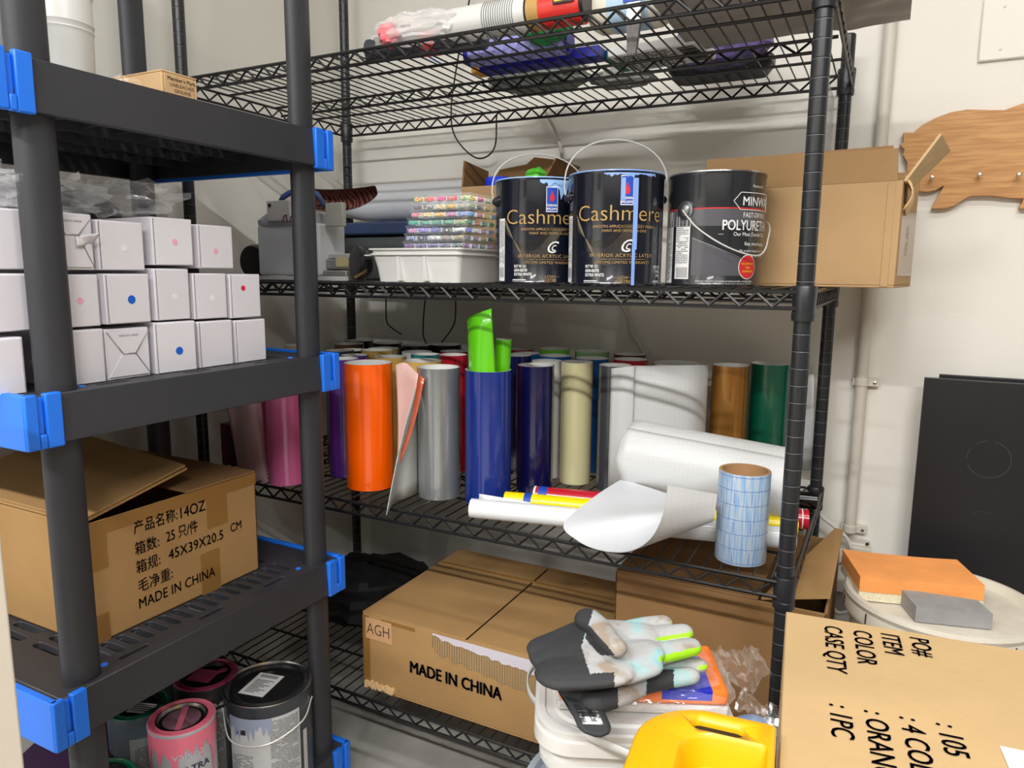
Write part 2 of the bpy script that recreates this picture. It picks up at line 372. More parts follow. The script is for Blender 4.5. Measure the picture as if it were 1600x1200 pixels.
# ---------------------------------------------------------------- small white boxes on the second tier
ZB = H-.157
small = [  # near Y, far Y, z0, z1, x of the front, length, turn, sticker, label
 (.450, .522, 0, .073, -.945, 0, None, 'white box, bottom of the stack, left of the shelf post'),
 (.568, .630, 0, .076, -.950, 0, None, 'white box in the bottom row just right of the shelf post, plain end'),
 (.632, .702, 0, .074, -.955, 0, 'tuck', 'white box showing a folded base with crossing flap creases'),
 (.708, .780, 0, .079, -.952, -3, 'blue_low', 'white box in the bottom row with a round blue sticker'),
 (.786, .856, 0, .076, -.955, 0, None, 'plain white box between the bottom blue sticker box and the row end'),
 (.860, .930, 0, .074, -.957, 0, None, 'plain white box at the far right end of the bottom row'),
 (.470, .547, .079, .152, -.950, 2, None, 'white box in the middle row left of the shelf post'),
 (.568, .630, .079, .151, -.953, 0, 'pink', 'white box in the middle row with a pale pink sticker, right of the post'),
 (.634, .708, .080, .152, -.952, 3, 'blue', 'white box in the middle row with a round blue sticker'),
 (.714, .778, .081, .160, -.955, 2, 'white', 'white box in the middle row right of the blue sticker box'),
 (.783, .850, .079, .153, -.957, 0, 'white', 'white box in the middle row left of the red sticker box'),
 (.854, .922, .077, .152, -.957, 0, 'red', 'white box with a small red sticker at the right end of the middle row'),
 (.478, .548, .156, .232, -.955, 0, 'pink_l', 'white box in the top row at the frame edge with a pink sticker'),
 (.563, .628, .156, .232, -.952, 4, 'torn', 'white box in the top row with a torn folded base beside the post'),
 (.632, .706, .156, .226, -.956, 2, 'white', 'white box in the top row next to the torn one, white sticker'),
 (.716, .786, .164, .236, -.954, -3, 'pink', 'white box standing tallest in the top row with a pink sticker'),
 (.796, .868, .160, .230, -.957, 1, 'pink_r', 'white box at the right end of the top row with a pink sticker')]
STK = {'blue': mat('blue_sticker', (10, 96, 206), .5), 'pink': mat('pink_sticker', (240, 176, 200), .5), 'red': mat('red_sticker', (222, 34, 80), .5), 'white': mat('white_sticker', (238, 238, 240), .4)}
SEAM = mat('box_seam', (120, 116, 122), .8)
for i, (y0, y1, z0, z1, xf, rz, st, lab) in enumerate(small):
    y0 *= 1.022; y1 *= 1.022; xf -= .022; L = .23; wdt = y1-y0-.003; ht = z1-z0-.001
    t = thing('small_white_box', lab, 'box', (xf, (y0+y1)/2, ZB+z0), 'small white boxes stacked on the plastic shelf'); t.rotation_euler = (0, 0, math.radians(rz))
    MB().box(-L, -.001, -wdt/2, wdt/2, 0, ht).build('box_body', WHB, t, world=False, bevel=.0012)
    f = MB()
    if st in ('tuck', 'torn'):
        a = .5 if st == 'tuck' else .62
        cx = [(-wdt/2+.002, .004), (wdt/2-.002, .004), (wdt/2-.002, ht-.004), (-wdt/2+.002, ht-.004)]
        q0, q1 = (-wdt*.14, ht*a), (wdt*.14, ht*a)
        cut_panel(f, [(0, *cx[0]), (0, *cx[1]), (0, *q1), (0, *q0)], (1, 0, 0), .0012)
        cut_panel(f, [(.0002, *cx[2]), (.0002, *cx[3]), (.0002, *q0), (.0002, *q1)], (1, 0, 0), .0022)
        cut_panel(f, [(-.0008, *cx[1]), (-.0008, *cx[2]), (-.0008, *q1)], (1, 0, 0), .0012); cut_panel(f, [(-.0008, *cx[3]), (-.0008, *cx[0]), (-.0008, *q0)], (1, 0, 0), .0012)
        f.build('folded_base', WHB, t, world=False, smooth=0)
        s = MB()
        for p, q in ((cx[1], q1), (cx[3], q0), (cx[2], q1)): s.tube([(.0012, *p), (.0024, *q)], .0006, 4)
        s.tube([(.0016, *q0), (.0026, *q1)], .0006, 4); s.build('crease', SEAM, t, world=False)
        if st == 'torn':
            g = MB().grid(lambda u, v: (.002+.012*u*v+.003*math.sin(6*u+3*v), .004+.026*u, .030+.014*v+.006*u), 8, 4)
            g.build('torn_paper', WHB, t, world=False, solid=.0006)
        k = MB(); ptext(k, 'MADE IN CHINA', .0042, (.0026, 0, ht*.84), (0, 1, 0), (0, 0, 1)); k.build('printed_text', INK, t, world=False, smooth=0)
    else:
        f.box(-.002, .0006, -wdt/2+.0035, wdt/2-.0025, .001, ht-.002).build('end_flap', WHB, t, world=False, bevel=.0006)
        s = MB().box(.0, .0003, -wdt/2+.0024, -wdt/2+.0034, .002, ht-.002); s.build('seam_line', SEAM, t, world=False, smooth=0)
        if st:
            k = st.split('_')[0]; r = .0062 if k == 'blue' else .0046
            cy, cz = {'blue': (.004, ht*.48), 'blue_low': (.004, ht*.42), 'pink': (.002, ht*.5), 'pink_l': (-.01, ht*.5), 'pink_r': (-.002, ht*.4), 'white': (.003, ht*.45), 'red': (-.006, ht*.68)}[st]
            q = MB().prism([(cy+r*math.cos(a*PI/10), cz+r*math.sin(a*PI/10)) for a in range(20)], lambda a, b: (.0007, a, b), (.0004, 0, 0))
            q.build('round_sticker', STK[k], t, world=False, smooth=0)
# grey bag with crinkled clear wrap behind the white boxes
g = MB().grid(lambda u, v: (-1.21-.17*v+.012*nz((u*5, v*4, 1), 1), .50+.44*u+.01*nz((u, v, 3), 6), ZB+.015+.325*math.sin(v*1.45)*(1-.14*u*u)+.012*nz((u*6, v*5, 2), 1)), 30, 14)
one(g, 'grey_bag', mat('grey_bag_film', (84, 84, 82), .55, bump=.3, bscale=30), 'dull grey plastic bag behind the stacked white boxes', 'bag', (-1.3, .68, ZB), solid=.002)
FILM = film('clear_film', op=.0)
random.seed(3)
g = MB()
def crumple(g, c, sx, sy, sz, seed, n=16, amp=.5):
    def f(u, v):
        a = 2*PI*u; b = PI*(v-.5); k = 1+amp*nz((math.cos(a)*math.cos(b)*2.2, math.sin(a)*math.cos(b)*2.2, math.sin(b)*2.2), 1.6, seed)+amp*.45*nz((math.cos(a)*3, math.sin(a)*3, b*2), 3, seed)
        return (c[0]+sx*k*math.cos(a)*math.cos(b), c[1]+sy*k*math.sin(a)*math.cos(b), c[2]+sz*k*math.sin(b))
    g.grid(f, n, n)
crumple(g, (-1.06, .62, ZB+.258), .10, .055, .03, 1); crumple(g, (-1.04, .735, ZB+.262), .09, .055, .026, 2); crumple(g, (-1.06, .53, ZB+.262), .10, .05, .03, 5)
one(g, 'clear_plastic_wrap', FILM, 'crumpled clear plastic wrap lying on the stacked white boxes', 'plastic wrap', (-1.05, .64, ZB+.23), smooth=20)
# ---------------------------------------------------------------- top tier
ZA = H+.248
wc = thing('white_canister', 'ribbed white canister on the top tier of the plastic unit', 'canister', (-1.10, .700, ZA))
MB().lathe([(.0001, 0), (.036, 0), (.038, .003), (.0395, .088), (.040, .092), (.041, .094), (.040, .096), (.0405, .101), (.0415, .103), (.0405, .105), (.040, .14), (.036, .147), (.0001, .148)], 48, wc.location).build('canister_body', WHT, wc)
MB().lathe([(.0001, .168), (.04, .168), (.043, .164), (.043, .146), (.040, .14)], 48, wc.location).build('lid', WHT, wc)
t = thing('white_tub', 'pale tub left of the ribbed canister at the frame edge', 'tub', (-1.10, .578, ZA))
MB().lathe([(.0001, 0), (.036, 0), (.040, .12), (.0001, .12)], 40, t.location).build('tub_body', mat('bluish_plastic', (206, 216, 230), .4), t)
MB().lathe([(.040, .115), (.043, .115), (.043, .135), (.0001, .136)], 40, t.location).build('lid', WHT, t)
g = MB(); crumple(g, (-1.0, .722, ZA+.012), .02, .02, .012, 4, 12, .8)
one(g, 'clear_plastic_scrap', FILM, 'scrap of clear film between the canister and the small brown carton', 'plastic scrap', (-1.0, .722, ZA))
A = W(252, 112, Y=.895); 
kb = carton('coffee_filter_carton', 'small kraft carton lettered on its side on the top tier of the plastic unit', 'box', (-1.05, .791, ZA), .16, .062, .040, m=cardboard('kraft_light', (214, 178, 134)), flapseam='y')
k = MB()
for s_, z_, si, b_ in (("Member's Mark.", .0325, .0082, .008), ('UNBLEACHED', .0245, .0072, 0), ('GENUINE', .0165, .0072, 0)):
    ptext(k, s_, si, (.0804, .004, z_-.002), (0, 1, 0), (0, 0, 1), sx=.95, bold=b_, mi=0)
k.build('printed_text', mat('brown_print', (80, 52, 30), .7), kb, world=False, smooth=0)
# ---------------------------------------------------------------- big carton with Chinese print on the third tier
ZC = H-.562-.0
bx = thing('large_carton', 'worn brown carton with Chinese lettering on the third tier of the plastic unit', 'box', (-1.21, .785, ZC))
c = bx.location; L, Wd, Ht = .38, .33, .190
X1, Y0, Y1 = -1.023, .620, .950
b = MB(); th = .005; X0 = X1-L
def wav(p): return p
for (x0, x1, y0, y1) in ((X0, X1, Y0, Y0+th), (X0, X1, Y1-th, Y1), (X0, X0+th, Y0, Y1), (X1-th, X1, Y0, Y1)): b.box(x0, x1, y0, y1, ZC, ZC+Ht)
b.box(X0, X1, Y0, Y1, ZC, ZC+th); b.build('carton_body', CB, bx, bevel=.002)
MB().box(X0, X1, Y0+.18, Y1, ZC+Ht, ZC+Ht+.004).build('top_flap', CBD, bx, bevel=.001)
fl = MB(); zt = ZC+Ht
cut_panel(fl, [(X1, Y0, zt+.002), (X1-.02, Y0+.20, zt+.034), (X0, Y0+.22, zt+.055), (X0, Y0, zt+.003)], (0, 0, 1), .004)
cut_panel(fl, [(X1, Y0+.001, zt+.007), (X1-.022, Y0+.198, zt+.040), (X0, Y0+.218, zt+.061), (X0, Y0+.001, zt+.008)], (0, 0, 1), .003)
fl.build('raised_flap', CB, bx, smooth=0)
tp = MB(); e = .0006
tp.box(X1, X1+e, Y0+.24-.022, Y0+.24+.022, zt-.075, zt); tp.box(X1, X1+e, Y0+.22-.02, Y0+.22+.02, ZC, ZC+.075)
tp.box(X1, X1+e, Y0, Y0+.035, zt-.075, zt); tp.box(X1, X1+e, Y0, Y0+.03, ZC+.0, ZC+.045); tp.box(X1, X1+e*.7, Y0, Y1, zt-.022, zt)
tp.box(X1-.05, X1, Y0-e, Y0, zt-.09, zt); tp.build('tape_strip', TAPE, bx, smooth=0)
k = MB(); fx = X1+.0012
def row(s, px, py, size, sx=.86, sp=1.0):
    p = W(px, py, X=fx); ptext(k, s, size, p, (0, 1, 0), (0, 0, 1), sx=sx, bold=.008, align='LEFT', spacing=sp)
row('产品名称:', 209, 834, .0235, .80, 1.04); row('14OZ', 279, 811, .0262, .84)
row('箱数:', 211, 867, .0235, .84, 1.04); row('25 只/件', 260, 847, .0245, .72)
row('箱规:', 213, 896, .0235, .84, 1.04); row('45X39X20.5', 264, 875, .0245, .86, 1.05); row('CM', 360, 832, .0225, .8)
row('毛净重:', 216, 925, .0235, .84, 1.04); row('MADE IN CHINA', 217, 952, .0245, .80, 1.03)
k.build('printed_text', INK, bx, smooth=0)
# ---------------------------------------------------------------- paint cans on the bottom tier
ZD = H-.966
RUST = mat('can_inside_tin', (150, 150, 152), .3, .9)
BLK = mat('black_tin_lid', (40, 40, 42), .28, .6); PAPERL = mat('paper_label', (196, 198, 200), .5, var=.04, vscale=40)
def fineprint(mb, c, R, t0, t1, z0, z1, mi, step=.0034, seed=0):
    rnd = random.Random(seed); z = z1
    while z > z0+step:
        a = t0
        while a < t1:
            ln = rnd.uniform(.05, .3)*.5; b_ = min(a+ln, t1)
            if rnd.random() < .88: cpatch(mb, c, R, a, b_, z-.0013, z, mi, eps=.0008)
            a = b_+.012
        z -= step
def paint_can(name, label, cat, loc, R, Hh, body, rim, handle=None, ring=None, lid=True, grp=None):
    t = thing(name, label, cat, loc, grp); c = t.location
    MB().lathe([(R-.003, .002), (R, 0), (R+.0012, .003), (R, .006), (R, Hh-.008), (R+.0015, Hh-.005), (R+.0015, Hh-.001), (R-.001, Hh+.001)], 56, c).build('can_body', body, t)
    MB().lathe([(R+.0008, Hh-.003), (R+.0004, Hh+.0016), (R-.002, Hh+.002), (R-.004, Hh-.003), (R-.010, Hh-.004), (R-.0115, Hh+.0008)], 56, c).build('rim', rim, t)
    if lid: MB().lathe([(R-.0115, Hh+.001), (R-.014, Hh+.001), (R-.016, Hh-.005), (R-.024, Hh-.0065), (R-.028, Hh-.005), (.0001, Hh-.005)], 56, c).build('lid', lid if lid is not True else BLK, t)
    return t
d4 = dict(var=.05, vscale=30)
def dist_pt(px, py, z): return W(px, py, Z=z-H)
# grey gallon can with a paper label on its lid
gz = ZD+.195; p = dist_pt(424, 1068, gz); gc = Vector((-.985, .922, ZD)); R = .079
th0 = math.atan2(-gc.y, -gc.x)
g = paint_can('grey_paint_can', 'large grey paint can with a paper label on its black lid and a wire handle', 'paint can', gc, R, .195, mat('can_dark', (52, 56, 64), .35, coat=.3), METAL, lid=mat('grey_lid', (70, 71, 74), .25, .8))
k = MB()
cpatch(k, gc, R, th0-1.0, th0+.72, .01, .172, 0); cpatch(k, gc, R, th0+.82, th0+.96, .01, .12, 0)
def drip(mb, c, R, t0, t1, ztop, zlo, mi, seed, n=26, eps=.0012):
    zz = [ztop-(ztop-zlo)*(.25+.75*abs(nz((i*.35, seed, 0), 1))*2) for i in range(n+1)]
    mb.grid(lambda u, v: (c[0]+(R+eps)*math.cos(t0+(t1-t0)*u), c[1]+(R+eps)*math.sin(t0+(t1-t0)*u), c[2]+zz[int(round(u*n))]+(ztop-zz[int(round(u*n))])*v), n, 3, mi)
fineprint(k, gc, R, th0-.0, th0+.68, .012, .165, 1, seed=1); fineprint(k, gc, R, th0-.95, th0-.4, .012, .10, 1, seed=2)
cpatch(k, gc, R, th0-.85, th0-.55, .140, .150, 2, .0009); drip(k, gc, R, th0-1.0, th0+.05, .172, .12, 3, 2)
k.build('side_label', [PAPERL, mat('fine_print', (96, 96, 100), .6), INK, mat('slate_blue_paint', (150, 160, 186), .35)], g)
lb = MB(); q = math.radians(14); M = Matrix.Translation(gc+Vector((-.012, -.004, .191))) @ Matrix.Rotation(math.radians(12), 4, 'Z')
lb.box(-.026, .026, -.036, .036, 0, .0006, 0, M)
for i in range(9): lb.box(-.018, .018-.008*(i % 3), .012-.005*i, .0135-.005*i, .0006, .0009, 1, M)
for i in range(14): lb.box(-.018+.0026*i, -.0168+.0026*i, .022, .031, .0006, .0009, 1, M)
lb.build('lid_label', [WHITE, INK], g, smooth=0)
hp = [gc+Vector((R*1.03*math.cos(a), R*1.03*math.sin(a), .165)) for a in (th0-1.5, th0+1.3)]
hd = bez([hp[0], gc+Vector(((R+.006)*math.cos(th0-.9), (R+.006)*math.sin(th0-.9), .125)), gc+Vector(((R+.010)*math.cos(th0-.1), (R+.010)*math.sin(th0-.1), .128)), gc+Vector(((R+.007)*math.cos(th0+.7), (R+.007)*math.sin(th0+.7), .145)), hp[1]])
MB().tube(hd, .0014, 6).build('handle', WIREHANDLE, g)
# small pink can
z_ = ZD+.128; p = dist_pt(284, 1124, z_); qc = Vector((p.x, p.y, ZD)); R = .0535; t1 = math.atan2(-qc.y, -qc.x)
PINK = mat('pink_paint', (238, 120, 146), .4, coat=.3); PINKD = mat('dark_pink_paint', (176, 60, 98), .35)
QB = ZD+.072
ut = one(MB().lathe([(.0001,0),(.052,0),(.052,.07),(.0001,.0715)],40,(-1.032,.77,ZD)), 'round_tin', METAL, 'plain round tin under the small pink paint can', 'tin', (-1.032,.77,ZD))
qc = Vector((-1.032,.77,QB)); t1 = math.atan2(-qc.y,-qc.x)
g = paint_can('pink_paint_can', 'small pink paint can with pink paint run over its rim and side', 'paint can', qc, R, .128, mat('silver_can_wall', (196, 198, 206), .4, .3), PINK, lid=METAL)
k = MB(); drip(k, qc, R, t1-1.4, t1+1.6, .124, .045, 0, 5, 34); ctext(k, 'valspar', .021, qc, R, t1+.22, .082, mi=1, sx=1.05, eps=.0016)
ctext(k, 'ULTRA', .017, qc, R, t1+.28, .056, mi=2, bold=.02, eps=.0016); ctext(k, '2 IN 1', .008, qc, R, t1+.28, .045, mi=2, eps=.0016)
ctext(k, 'GL', .016, qc, R, t1+.40, .026, mi=2, bold=.02, eps=.0016)
k.build('side_label', [PINK, mat('pale_blue_print', (196, 200, 214), .5), mat('navy_print', (40, 50, 80), .6)], g)
k = MB()
k.lathe([(.0001, .1245), (.030, .1250), (.031, .1245)], 32, qc); k.box(-.034, .034, -.005, .005, .0, .0012, 1, Matrix.Translation(qc+Vector((0, 0, .1248))) @ Matrix.Rotation(math.radians(-50), 4, 'Z'))
k.build('lid_splash', [mat('dried_splash', (150, 110, 122), .4, .3, var=.35, vscale=60), PINK], g)
# can with pink lid splash behind
z_ = ZD+.195; p = dist_pt(318, 1072, z_); pc = Vector((-1.112, .888, ZD))
g = paint_can('paint_can', 'black-lidded paint can with a pink smear, behind the small pink can', 'paint can', pc, .057, .195, mat('can_dark2', (60, 60, 62), .4), PINKD)
t2 = math.atan2(-pc.y, -pc.x); k = MB(); cpatch(k, pc, .057, t2-.7, t2+1.2, .0, .165, 0); cpatch(k, pc, .057, t2-.7, t2+1.2, .150, .172, 1, .0009); fineprint(k, pc, .057, t2-.6, t2+1.15, .01, .145, 1, seed=5)
for a_, s_ in ((-.2, 'VOC'), (.35, '50-400')): ctext(k, s_, .012, pc, .057, t2+a_, .156, mi=0, bold=.02, eps=.0014)
k.build('side_label', [PAPERL, INK], g)
k = MB(); M = Matrix.Translation(pc+Vector((-.006, 0, .1905))) @ Matrix.Rotation(math.radians(15), 4, 'Z'); k.box(-.026, .022, -.020, .022, 0, .0008, 0, M); k.lathe([(.0001, .0012), (.009, .0009)], 16, mi=0, M=M @ Matrix.Translation((.024, .026, 0)))
k.build('lid_smear', mat('smear_pink', (206, 84, 128), .35), g)
# green rim can
p = dist_pt(216, 1104, z_); nc = Vector((-1.140, .764, ZD)); GRN = mat('green_paint', (16, 104, 72), .35, coat=.3)
g = paint_can('green_rimmed_paint_can', 'paint can with a green rim left of the small pink can', 'paint can', nc, .050, .195, mat('can_bluegrey', (84, 96, 108), .45), GRN)
t3 = math.atan2(-nc.y, -nc.x); k = MB(); cpatch(k, nc, .050, t3-.35, t3+1.2, .0, .158, 0); fineprint(k, nc, .050, t3-.2, t3+1.1, .01, .14, 1, seed=8); k.build('side_label', [mat('grey_label', (128, 130, 132), .55, var=.05, vscale=50), INK], g)
k = MB(); M = Matrix.Translation(nc+Vector((.012, 0, .1905))) @ Matrix.Rotation(math.radians(20), 4, 'Z'); k.box(-.022, .022, -.014, .014, 0, .0006, 0, M)
for i in range(4): k.box(-.018, .018, -.010+.006*i, -.008+.006*i, .0006, .0009, 1, M)
k.build('lid_label', [PAPERL, INK], g, smooth=0)
# low dark green can at the bottom edge, and a purple slab behind it
p = dist_pt(150, 1205, ZD+.17); lc = Vector((-1.045, .625, ZD))
g = paint_can('dark_green_paint_can', 'paint can with a dark green rim behind the nearest shelf post', 'paint can', lc, .054, .17, mat('can_green', (24, 70, 56), .4), GRN)
cz0 = ZD+.12
c1 = W(85, 1195, Z=cz0-H+.03)
g = thing('purple_tray', 'dark purple glossy box at the lower left frame edge', 'box', (c1.x, c1.y, ZD)); M = Matrix.Translation(g.location) @ Matrix.Rotation(math.radians(25), 4, 'Z')
MB().box(-.10, .06, -.03, .10, 0, .125, 0, M).build('box_body', mat('dark_purple', (52, 26, 62), .25, coat=.4), g, bevel=.002)
MB().box(-.04, .065, -.055, -.032, 0, .13, 0, M).build('green_panel', GRN, g, bevel=.002)
# ---------------------------------------------------------------- second wire shelf
Z2 = H-.020
GOLD = mat('gold_print', (186, 150, 88), .5); SWB = mat('logo_blue', (20, 70, 180), .5); RED = mat('red_print', (206, 40, 44), .5)
LBP = mat('light_blue_paint', (150, 190, 240), .4, coat=.3); LBP2 = mat('periwinkle_paint', (134, 168, 236), .4, coat=.3)
NAVY = mat('navy_can', (17, 21, 34), .22, coat=.6)
def lug(t, c, R, a, z, m, r=.012):
    M = Matrix.Translation(c+Vector((R*math.cos(a), R*math.sin(a), z))) @ Matrix.Rotation(a, 4, 'Z') @ Matrix.Rotation(PI/2, 4, 'Y')
    return MB().lathe([(r, -.001), (r, .003), (r*.72, .004), (r*.7, .007), (r*.35, .010), (.0001, .010)], 20, M=M).build('handle_lug', m, t)
def house(mb, c, R, th, z, mi=0):     # small painted emblem: roof, body
    for (x0, x1, a, b) in ((-.003, .003, 0, .006), (-.0045, .0045, .004, .010), (-.0025, .0025, .010, .014), (-.0015, .0015, .015, .0175)):
        cpatch(mb, c, R, th+x0/R, th+x1/R, z+a, z+b, mi, .0014)
def cashmere(x, y, off, label, spill):
    c = Vector((x, y, Z2)); R = .0825; Hh = .188; th = math.atan2(-y, -x)+off
    t = paint_can('navy_paint_can', label, 'paint can', c, R, Hh, NAVY, LBP if spill < 2 else LBP2)
    k = MB()
    ctext(k, 'Cashmere', .0375, c, R, th+.02, .107, sx=1.05, bold=-.010, mi=0, eps=.0012, spacing=.98)
    ctext(k, 'SMOOTH APPLICATION & SILKY FINISH', .0062, c, R, th+.10, .0955, mi=0); ctext(k, 'PAINT AND PRIMER IN ONE', .0062, c, R, th+.10, .0885, mi=0)
    ctext(k, 'INTERIOR ACRYLIC LATEX', .0083, c, R, th+.06, .0475, mi=0, spacing=1.15); cpatch(k, c, R, th-.42, th+.56, .0438, .0443, 0)
    ctext(k, 'LIFETIME LIMITED WARRANTY', .0066, c, R, th+.08, .0365, mi=0, spacing=1.1)
    ctext(k, 'LOW', .0075, c, R, th+.09, .0110, mi=0); ctext(k, 'LUSTRE', .0075, c, R, th+.09, .0045, mi=0)
    cpatch(k, c, R, th-.16, th-.03, .0135, .0139, 0); cpatch(k, c, R, th+.21, th+.33, .0135, .0139, 0)
    # fan of fine gold curves
    for i in range(15):
        pts = []
        for q in range(25):
            v = q/24; a = th-1.0+.12*i/14*8*.06+v*(1.5-.2*i/14*2); zz = .118-.075*(1-i/26)*math.sin(PI*min(1, v*1.06))**1.2-.002*i*(v < .5)*(1-2*v)
            pts.append(c+Vector(((R+.0009)*math.cos(a), (R+.0009)*math.sin(a), zz-.018*v)))
        k.tube(pts, .00028, 3, 1)
    ctext(k, 'C', .030, c, R, th+.10, .056, mi=2, shear=.4, sx=.95, eps=.0016)
    ctext(k, 'c', .022, c, R, th+.15, .060, mi=2, shear=.4, sx=.9, eps=.0016)
    for i, s_ in enumerate(('817 W 151', '6504-06770', 'EXTRA WHITE')): ctext(k, s_, .0074, c, R, th-.72, .0295-.0072*i, sx=.72, bold=.035, mi=2, align='LEFT')
    for i, s_ in enumerate(('128 FL OZ', '(1 GAL)', '3.78 L')): ctext(k, s_, .0066, c, R, th+1.06, .0295-.0072*i, sx=.72, bold=.03, mi=2, align='RIGHT')
    for i in range(2): cpatch(k, c, R, th-.76, th-.34-.1*i, .004+.003*i, .0055+.003*i, 2); cpatch(k, c, R, th+.82, th+1.04, .004+.003*i, .0055+.003*i, 2)
    k.build('printed_text', [GOLD, mat('dull_gold_line', (96, 84, 62), .5), WHITE], t)
    k = MB(); lt = th-1.10 if spill < 2 else th-1.27
    cpatch(k, c, R, lt-.13, lt+.09, .002, .118, 0); fineprint(k, c, R, lt-.10, lt+.08, .034, .114, 1, .003, seed=4)
    for i in range(5): cpatch(k, c, R, lt-.09+.034*i, lt-.075+.034*i, .012, .03, 1, .0009)
    k.build('side_label', [WHITE, mat('label_grey', (120, 122, 126), .6)], t)
    k = MB(); l0 = th+.10+.02
    cpatch(k, c, R, l0-.13, l0+.13, .128 if spill < 2 else .132, .172 if spill < 2 else .180, 0, .0008); z0 = .128 if spill < 2 else .132
    cpatch(k, c, R, l0-.118, l0+.118, z0+.0015, (.1705 if spill < 2 else .1785), 1, .0011)
    house(k, c, R, l0, z0+.018, 2)
    ctext(k, 'SHERWIN', .0056, c, R, l0, z0+.0095, sx=.82, bold=.04, mi=0, eps=.0014); ctext(k, 'WILLIAMS.', .0056, c, R, l0, z0+.0035, sx=.82, bold=.04, mi=0, eps=.0014)
    k.build('logo_label', [WHITE, SWB, RED], t, smooth=0)
    k = MB()
    if spill < 2:
        drip(k, c, R, th-.15, th+1.3, Hh-.004, .168, 0, 3, 30, .0022); drip(k, c, R, th+.02, th+.9, Hh-.006, .140, 0, 9, 20, .0004)
    else:
        drip(k, c, R, th-.35, th+.75, Hh-.004, .176, 0, 4, 30, .0022)
        cpatch(k, c, R, l0+.13, l0+.225, .060, .176, 0, .0018); cpatch(k, c, R, l0+.125, l0+.195, .001, .070, 0, .0018); cpatch(k, c, R, l0-.13, l0-.04, .140, .176, 0, .0016)
    k.build('paint_drip', LBP if spill < 2 else LBP2, t)
    # upright bail handle
    a0, a1 = (th-1.38, th-1.38+PI)
    for a in (a0, a1): lug(t, c, R, a, .150, NAVY, .010)
    p0 = c+Vector(((R+.008)*math.cos(a0), (R+.008)*math.sin(a0), .150)); p1 = c+Vector(((R+.008)*math.cos(a1), (R+.008)*math.sin(a1), .150))
    pts = [p0, p0+(p0-c).normalized()*.0]; mid = (p0+p1)/2; ax = (p1-p0)/2; hp = [p0]
    for i in range(0, 25):
        a = PI*i/24; hp.append(mid-ax*math.cos(a)*1.03+Vector((0, 0, .018+(.082 if spill == 2 else .072)*math.sin(a)**.8)))
    hp.append(p1); MB().tube(hp, .0013, 6).build('handle', WIREHANDLE, t)
cashmere(-.598, 1.276, .16, 'navy paint can with gold lettering on the left, light blue paint run at its rim', 1)
cashmere(-.436, 1.248, .10, 'navy paint can with gold lettering and a full-height light blue paint stripe', 2)
# polyurethane can
c = Vector((-.280, 1.330, Z2)); R = .0825; th = math.atan2(-c.y, -c.x)
DK = mat('can_charcoal', (36, 38, 42), .25, coat=.5); GREYP = mat('can_grey_print', (84, 84, 90), .3, coat=.3); SILV = mat('silver_print', (176, 178, 180), .4, .2)
t = paint_can('polyurethane_can', 'charcoal can lettered POLYURETHANE with a steel rim, next to the open carton', 'paint can', c, R, .189, DK, METAL)
k = MB()
cpatch(k, c, R, th-1.25, th+1.5, .128, .130, 0, .0008); cpatch(k, c, R, th-1.25, th+1.5, .100, .128, 1, .0004)
k.build('colour_band', [RED, GREYP], t)
k = MB(); pt = [c+Vector(((R+.0007)*math.cos(th-.45+1.4*v), (R+.0007)*math.sin(th-.45+1.4*v), .081-.046*v)) for v in [i/16 for i in range(17)]]
k.tube(pt, .0006, 4, 0)
k.grid(lambda u, v: c+Vector(((R+.0004)*math.cos(th-.45+1.4*u), (R+.0004)*math.sin(th-.45+1.4*u), .018+(.063-.046*u)*v)), 16, 1, 1)
k.build('swoosh_band', [SILV, GREYP], t)
k = MB(); to = th+.98
q = [(-.052, 0), (-.040, .014), (.05, .014), (.05, -.014), (-.040, -.014), (-.052, 0)]
def arcpts(pl, z, sub=10):
    o = []
    for (x0, y0), (x1, y1) in zip(pl[:-1], pl[1:]):
        for i in range(sub): f = i/sub; x = x0+(x1-x0)*f; o.append(c+Vector(((R+.0012)*math.cos(to+x/R), (R+.0012)*math.sin(to+x/R), z+y0+(y1-y0)*f)))
    return o
k.tube(arcpts(q, .1405), .0006, 4, 0, closed=True)
ctext(k, 'MINWAX', .021, c, R, to+.04, .1335, mi=0, bold=.015, sx=.9, eps=.0012); ctext(k, 'SINCE 1904', .0035, c, R, to+.0, .1275, mi=0)
ctext(k, 'Premium Oil', .0068, c, R, to-.02, .1635, mi=0, sx=.85)
ctext(k, 'FAST-DRYING', .0115, c, R, to-.04, .1145, mi=0, sx=.85, bold=.01); ctext(k, 'POLYURETHANE', .0235, c, R, to-.05, .0935, mi=0, sx=.74, bold=.018, eps=.0012)
ctext(k, 'Our Most Durable Clear Finish', .0088, c, R, to+.02, .0840, mi=0, sx=.92); cpatch(k, c, R, to-.90, to-.80, .0862, .0867, 0)
ctext(k, 'Easy, smooth application', .0078, c, R, to+.06, .0690, mi=0, bold=.02, sx=.85); ctext(k, 'For projects large and small - Cabinets', .0058, c, R, to+.02, .0580, mi=0, sx=.85)
ctext(k, 'Resists water damage', .0058, c, R, to+.02, .0500, mi=0, sx=.85)
ctext(k, 'DANGER: HARMFUL OR FATAL IF SWALLOWED. COMBUSTIBLE.', .0036, c, R, th+.28, .0075, mi=0, bold=.02); ctext(k, 'VAPOR HARMFUL. READ ALL WARNINGS ON BACK OF CAN.', .0036, c, R, th+.28, .0030, mi=0)
k.build('printed_text', [WHITE], t)
k = MB()
